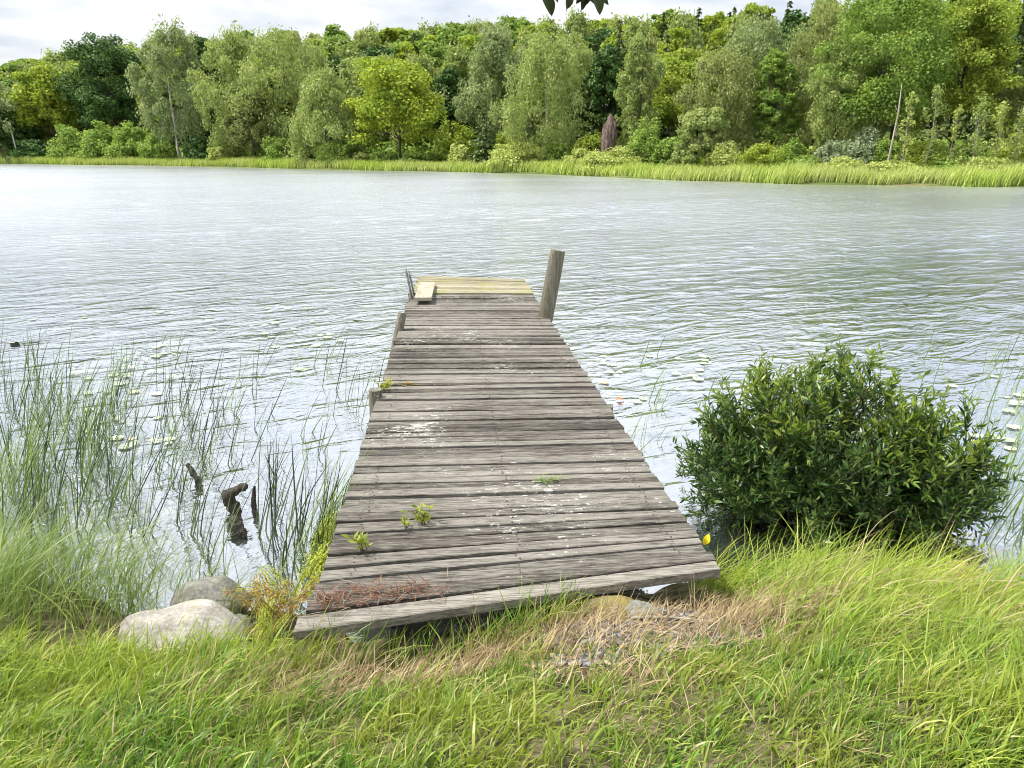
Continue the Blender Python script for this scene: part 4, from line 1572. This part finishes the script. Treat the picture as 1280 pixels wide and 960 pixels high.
def weed(base, n, L, seed, label, leafL=.05, mat="weed", name="weed"):
    r = np.random.default_rng(seed)
    root = thing(name, label, "weed", base)
    st, lv = [], []
    for i in range(n):
        th = r.uniform(0, 6.28)
        h = np.array([math.cos(th), math.sin(th), 0])
        l = L * r.uniform(.6, 1.1)
        q = np.linspace(0, 1, 6)[:, None]
        pts = q * np.array([0, 0, 1]) * l * .85 + q ** 2 * h * l * .5 + r.normal(size=3) * [.012, .012, 0]
        st.append(tube(pts, np.linspace(.0022, .001, 6), 5))
        for k in range(7):
            t = .25 + .75 * k / 6
            c = np.array([np.interp(t * 5, range(6), pts[:, z]) for z in range(3)])
            A = unit(np.array([math.cos(k * 2.4 + th), math.sin(k * 2.4 + th), .5]) + r.normal(size=3) * .2)
            N = unit(np.cross(A, r.normal(size=3)) + [0, 0, .8])
            B = unit(np.cross(N, A))
            ll = leafL * r.uniform(.7, 1.2)
            lv.append((c + A * ll * .5, A, B, ll, ll * .32))
    C, A, B, Ls, Ws = (np.array(z) for z in zip(*lv))
    mesh_obj("foliage", *leafcards(C, A, B, Ls, Ws), M[mat], root)
    mesh_obj("stem", *join(st), M["weedstem"], root, True)


weed(at_deck(527, 656), 7, .10, 311, "small bright weed growing up between planks in the middle of the jetty's near part", .045)
weed(at_deck(505, 660), 3, .08, 312, "tiny weed left of the bright weed between the jetty's planks", .035)
weed(at_deck(455, 690), 5, .13, 313, "weed sprouting through planks at the jetty's left edge near the fern", .05)
weed(at_y(480, 484, 5.75) - [0, 0, .04], 6, .13, 314, "yellow weed on the short dark pile at the jetty's left side", .055, "fern")
weed(gpt(432, 796), 5, .12, 315, "low leafy weed under the jetty's pale front plank", .05)
weed(gpt(1205, 705), 6, .22, 316, "leafy weed in the long grass at the right before the bush", .06)

# reddish dry bracken on the deck
n = 420
cc = [(430, 748, 26, 7), (470, 744, 24, 6), (520, 742, 22, 5), (410, 756, 18, 6), (560, 728, 30, 4)]
R, Hd = [], []
for i in range(n):
    a = cc[int(r.integers(0, 4 if r.uniform() < .93 else 5))]
    p = at_deck(a[0] + r.normal() * a[2], a[1] + r.normal() * a[3])
    if not under_deck(p[0], p[1], -.02):
        continue
    R.append(p + [0, 0, .006 + r.uniform(0, .02)])
R = np.array(R)
n = len(R)
th = r.uniform(0, 6.28, n)
V, Fc = ribbons(R, np.stack([np.cos(th), np.sin(th)], 1), r.uniform(.02, .09, n), np.full(n, .004), r.uniform(-.2, .4, n), r.uniform(1.2, 1.6, n), K=4)
tag(mesh_obj("bracken_litter", V, Fc, M["bracken"]), "reddish dry bracken strewn on the jetty's near left corner", "litter", kind="stuff")
# grass thatch piece on the deck
n = 60
R = np.array([at_deck(680 + r.normal() * 11, 602 + r.normal() * 1.6) + [0, 0, .008 + r.uniform(0, .012)] for _ in range(n)])
th = r.normal(0, .7, n)
V, Fc = ribbons(R, np.stack([np.cos(th), np.sin(th)], 1), r.uniform(.03, .10, n), np.full(n, .006), r.uniform(0, .5, n), r.uniform(1.2, 1.5, n), K=4)
tag(mesh_obj("plant_scrap", V, Fc, M["sedge"]), "wilted plant scrap lying in the middle of the jetty", "plant scrap")
n = 26
R = np.array([at_deck(505 + r.normal() * 5, 481 + r.normal() * 1.2) + [0, 0, .008] for _ in range(n)])
th = r.normal(0, .7, n)
V, Fc = ribbons(R, np.stack([np.cos(th), np.sin(th)], 1), r.uniform(.04, .12, n), np.full(n, .007), r.uniform(0, .5, n), r.uniform(1.2, 1.5, n), K=4)
tag(mesh_obj("plant_scrap", V, Fc, M["fernbrown"]), "small brown twig scrap at the jetty's left edge by the yellow weed", "plant scrap")

# ------------------------------------------------------------------ the bush at the right
M["bushleaf"] = leaf_mat("bush_leaf", [(0, (0.023, 0.060, 0.016)), (.5, (0.066, 0.143, 0.031)), (.8, (0.133, 0.224, 0.051)), (1, (0.265, 0.337, 0.102))], trans=.38, rough=.36, spec=.5)
M["bushtip"] = leaf_mat("bush_tip_leaf", [(0, (0.084, 0.156, 0.024)), (.5, (0.168, 0.264, 0.036)), (1, (0.336, 0.396, 0.060))], trans=.4, rough=.4, spec=.45)


def bush(base, rx, ry, hz, nst, seed, label):
    r = np.random.default_rng(seed)
    root = thing("bush", label, "bush", base)
    stems, lv, tips = [], [], []

    def leaves_along(P, n, t0, tip):
        k = len(P) - 1
        for j in range(n):
            t = t0 + (1 - t0) * (j + r.uniform(0, 1)) / n
            f_ = t * k
            i0 = min(k - 1, int(f_))
            c = P[i0] + (P[i0 + 1] - P[i0]) * (f_ - i0)
            d = unit(P[i0 + 1] - P[i0])
            sd_ = unit(np.cross(d, r.normal(size=3)))
            A = unit(sd_ * .8 + d * .75 + np.array([.12, 0, .1]))
            N = unit(np.cross(A, sd_ + r.normal(size=3) * .6) + np.array([0, 0, .5]))
            N = unit(N - A * (A @ N))
            l = r.uniform(.032, .062)
            (tips if (tip and t > .62) or r.uniform() < .02 else lv).append((c, A, np.cross(N, A), N, l, l * r.uniform(.22, .32)))

    for i in range(nst):
        d = unit(r.normal(size=3))
        d[2] = abs(d[2])
        d = unit(d * [1, 1, 1.0])
        lump = 1 + .16 * float(lumps(d[None, :], seed)[0])
        q = r.uniform(.72, 1.0) * lump
        e = d * [rx, ry, hz] * q
        e[2] = max(e[2], .10)
        b0 = np.array([d[0] * rx * r.uniform(.1, .5), d[1] * ry * r.uniform(.1, .5), -.08])
        mid = b0 * .5 + e * .5 + [0, 0, .22 * hz] + r.normal(size=3) * .05
        tt = np.linspace(0, 1, 10)[:, None]
        P = (1 - tt) ** 2 * b0 + 2 * tt * (1 - tt) * mid + tt ** 2 * e
        stems.append(tube(P, np.linspace(.008, .002, 10), 5))
        high = e[2] > hz * .55
        leaves_along(P, 26, .40, high)
        for b_ in range(15):
            t = r.uniform(.16, .97)
            p0 = P[int(t * 9)]
            dr = unit(unit(e - b0) * .7 + r.normal(size=3) * .65 + np.array([0, 0, .35]))
            ln = r.uniform(.10, .26)
            Pt = p0 + dr * np.linspace(0, ln, 5)[:, None] + np.array([0, 0, .04]) * (np.linspace(0, 1, 5)[:, None] ** 2)
            stems.append(tube(Pt, np.linspace(.003, .001, 5), 4, cap=False))
            leaves_along(Pt, 17, .1, high and t > .6)

    def build(lst):
        C, A, B, N, L, W = (np.array(z) for z in zip(*lst))
        K = 4
        pr_ = [.25, 1.0, .8, .05]
        V = np.empty((len(C), K, 2, 3))
        for k in range(K):
            t = k / (K - 1)
            p = C + A * (L * t)[:, None] - N * (L * .16 * t * t)[:, None]
            w = (W * .5 * pr_[k])[:, None]
            V[:, k, 0] = p - B * w
            V[:, k, 1] = p + B * w
        base_ = (np.arange(len(C)) * K * 2)[:, None]
        Fq_ = np.stack([np.concatenate([base_ + 2 * k, base_ + 2 * k + 1, base_ + 2 * k + 3, base_ + 2 * k + 2], 1) for k in range(K - 1)], 1).reshape(-1, 4)
        return V.reshape(-1, 3), Fq_

    mesh_obj("foliage", *build(lv), M["bushleaf"], root)
    o = mesh_obj("tip_foliage", *build(tips), M["bushtip"], root)  # lighter leaf colour, mostly on the outer ends of the higher stems
    o["label"] = "lighter yellow-green young leaves at the bush's top"
    mesh_obj("stem", *join(stems), M["bark"], root, True)
    return root


bc = at_z(1048, 668, 0)
bush((bc[0] - .15, bc[1] + .28, 0), 1.0, .62, 1.08, 124, 501, "dense dark green willow bush at the water's edge right of the jetty")
bush((bc[0] + .44, bc[1] + .06, 0), .56, .48, .84, 62, 502, "dark green bush with yellowish top joined to the dense bush's right side")

# overhanging twig at the top of the frame
root = thing("overhanging_branch", "dark leafy twig ends hanging into the top of the view", "branch", at_y(735, -150, 2.4))
RO = np.array(root.location)
M["twigleaf"] = leaf_mat("hanging_leaf", [(0, (.015, .02, .01)), (1, (.05, .075, .02))], trans=.15)
tips = [(683, 6, .07, 1), (672, -4, .03, 0), (709, 0, .05, 1), (727, 2, .05, 0), (735, -4, .05, 0), (744, 4, .07, 1), (731, -4, .06, 0), (750, 0, .06, 0), (738, 0, .05, 1), (724, -6, .05, 0), (690, -8, .06, 0), (700, -20, .06, 0), (722, -22, .06, 0), (748, -24, .06, 0), (680, -26, .06, 0)]
st = [tube([RO - RO, at_y(728, -70, 2.4) - RO, at_y(738, -14, 2.4) - RO], [.008, .005, .002], 6)]
V_, F_ = [], []
for i, (a, b_, l, s_) in enumerate(tips):
    p = at_y(a, b_, 2.4 + .03 * math.sin(i * 2.1)) - RO
    q = at_y(728 + (a - 728) * .5, -70 + 20 * math.sin(i), 2.4) - RO
    st.append(tube([q, (p + q) / 2 + [0, 0, .02], p + [0, 0, .03]], [.003, .002, .0012], 5, cap=False))
    vv, ff = leaf_mesh(l, l * (.62 if s_ else .5), .12)
    vv = np.array(vv)
    th = math.radians(-62 + 50 * math.sin(i * 1.9))
    rot = np.array([[math.cos(th), 0, math.sin(th)], [0, 1, 0], [-math.sin(th), 0, math.cos(th)]])
    tw = .9
    ry_ = np.array([[1, 0, 0], [0, math.cos(tw), -math.sin(tw)], [0, math.sin(tw), math.cos(tw)]])
    rotm = np.array([[math.cos(th), 0, -math.sin(th)], [0, 1, 0], [math.sin(th), 0, math.cos(th)]])
    V_.append((vv @ ry_.T @ rotm.T + p, ff))
mesh_obj("foliage", *join(V_), M["twigleaf"], root)
mesh_obj("stem", *join(st), M["bark"], root, True)

# ------------------------------------------------------------------ light
SUN = Vector((-.60, .06, 1.0)).normalized()
el = math.asin(SUN.z)
sl = bpy.data.lights.new("sun", "SUN")
sl.energy = 4.2
sl.angle = math.radians(5)
sl.color = (1, .95, .87)
so = bpy.data.objects.new("sun", sl)
so.rotation_euler = SUN.to_track_quat("Z", "Y").to_euler()
so.location = (0, 0, 30)
COL.objects.link(so)

w = bpy.data.worlds.new("World")
S.world = w
w.use_nodes = True
t = w.node_tree
t.nodes.clear()
W_ = NT.__new__(NT)
W_.t = t
out = W_.n("ShaderNodeOutputWorld")
bg = W_.n("ShaderNodeBackground")
sky = W_.n("ShaderNodeTexSky", sky_type="NISHITA")
sky.sun_disc = False
sky.sun_elevation = el
sky.sun_rotation = math.atan2(SUN.x, SUN.y)
tc = W_.n("ShaderNodeTexCoord")
sp = W_.n("ShaderNodeSeparateXYZ")
W_.l(tc.outputs["Generated"], sp.inputs[0])
zc = W_.math("MAXIMUM", sp.outputs[2], 0.0)
den = W_.math("ADD", zc, .16)
cx = W_.n("ShaderNodeCombineXYZ")
W_.l(W_.math("DIVIDE", sp.outputs[0], den), cx.inputs[0])
W_.l(W_.math("DIVIDE", sp.outputs[1], den), cx.inputs[1])
n1_ = W_.noise(cx.outputs[0], .9, 6, .55, .3)
n2_ = W_.noise(cx.outputs[0], 2.6, 5, .55, .2)
f = W_.math("ADD", W_.math("MULTIPLY", n1_, .7), W_.math("MULTIPLY", n2_, .3))
cloud = W_.ramp(f, [(.36, (.56, .64, .75)), (.45, (.74, .80, .88)), (.52, (.93, .95, .985)), (.62, (1.05, 1.05, 1.06))])
lum = W_.n("ShaderNodeMapRange")
W_.l(zc, lum.inputs["Value"])
lum.inputs["From Min"].default_value = 0
lum.inputs["From Max"].default_value = 1
lum.inputs["To Min"].default_value = 5.9
lum.inputs["To Max"].default_value = 12.2
vm = W_.n("ShaderNodeVectorMath", operation="SCALE")
W_.l(cloud, vm.inputs[0])
W_.l(lum.outputs[0], vm.inputs["Scale"])
mixf = W_.ramp(f, [(.34, .65), (.44, .95)])
colr = W_.mix(mixf, sky.outputs[0], vm.outputs[0])
W_.l(colr, bg.inputs["Color"])
bg.inputs["Strength"].default_value = .1
W_.l(bg.outputs[0], out.inputs["Surface"])

# ------------------------------------------------------------------ render settings
S.view_settings.view_transform = "Standard"
S.view_settings.look = "None"
S.view_settings.exposure = 0.66
S.view_settings.gamma = 1
S.view_settings.use_curve_mapping = False
S.render.engine = "CYCLES"
S.cycles.use_denoising = True
S.cycles.filter_width = 1.0
S.cycles.max_bounces = 6
S.cycles.diffuse_bounces = 3
S.cycles.glossy_bounces = 3
S.cycles.transmission_bounces = 3
S.cycles.transparent_max_bounces = 4
S.cycles.use_adaptive_sampling = True
S.cycles.adaptive_threshold = .02
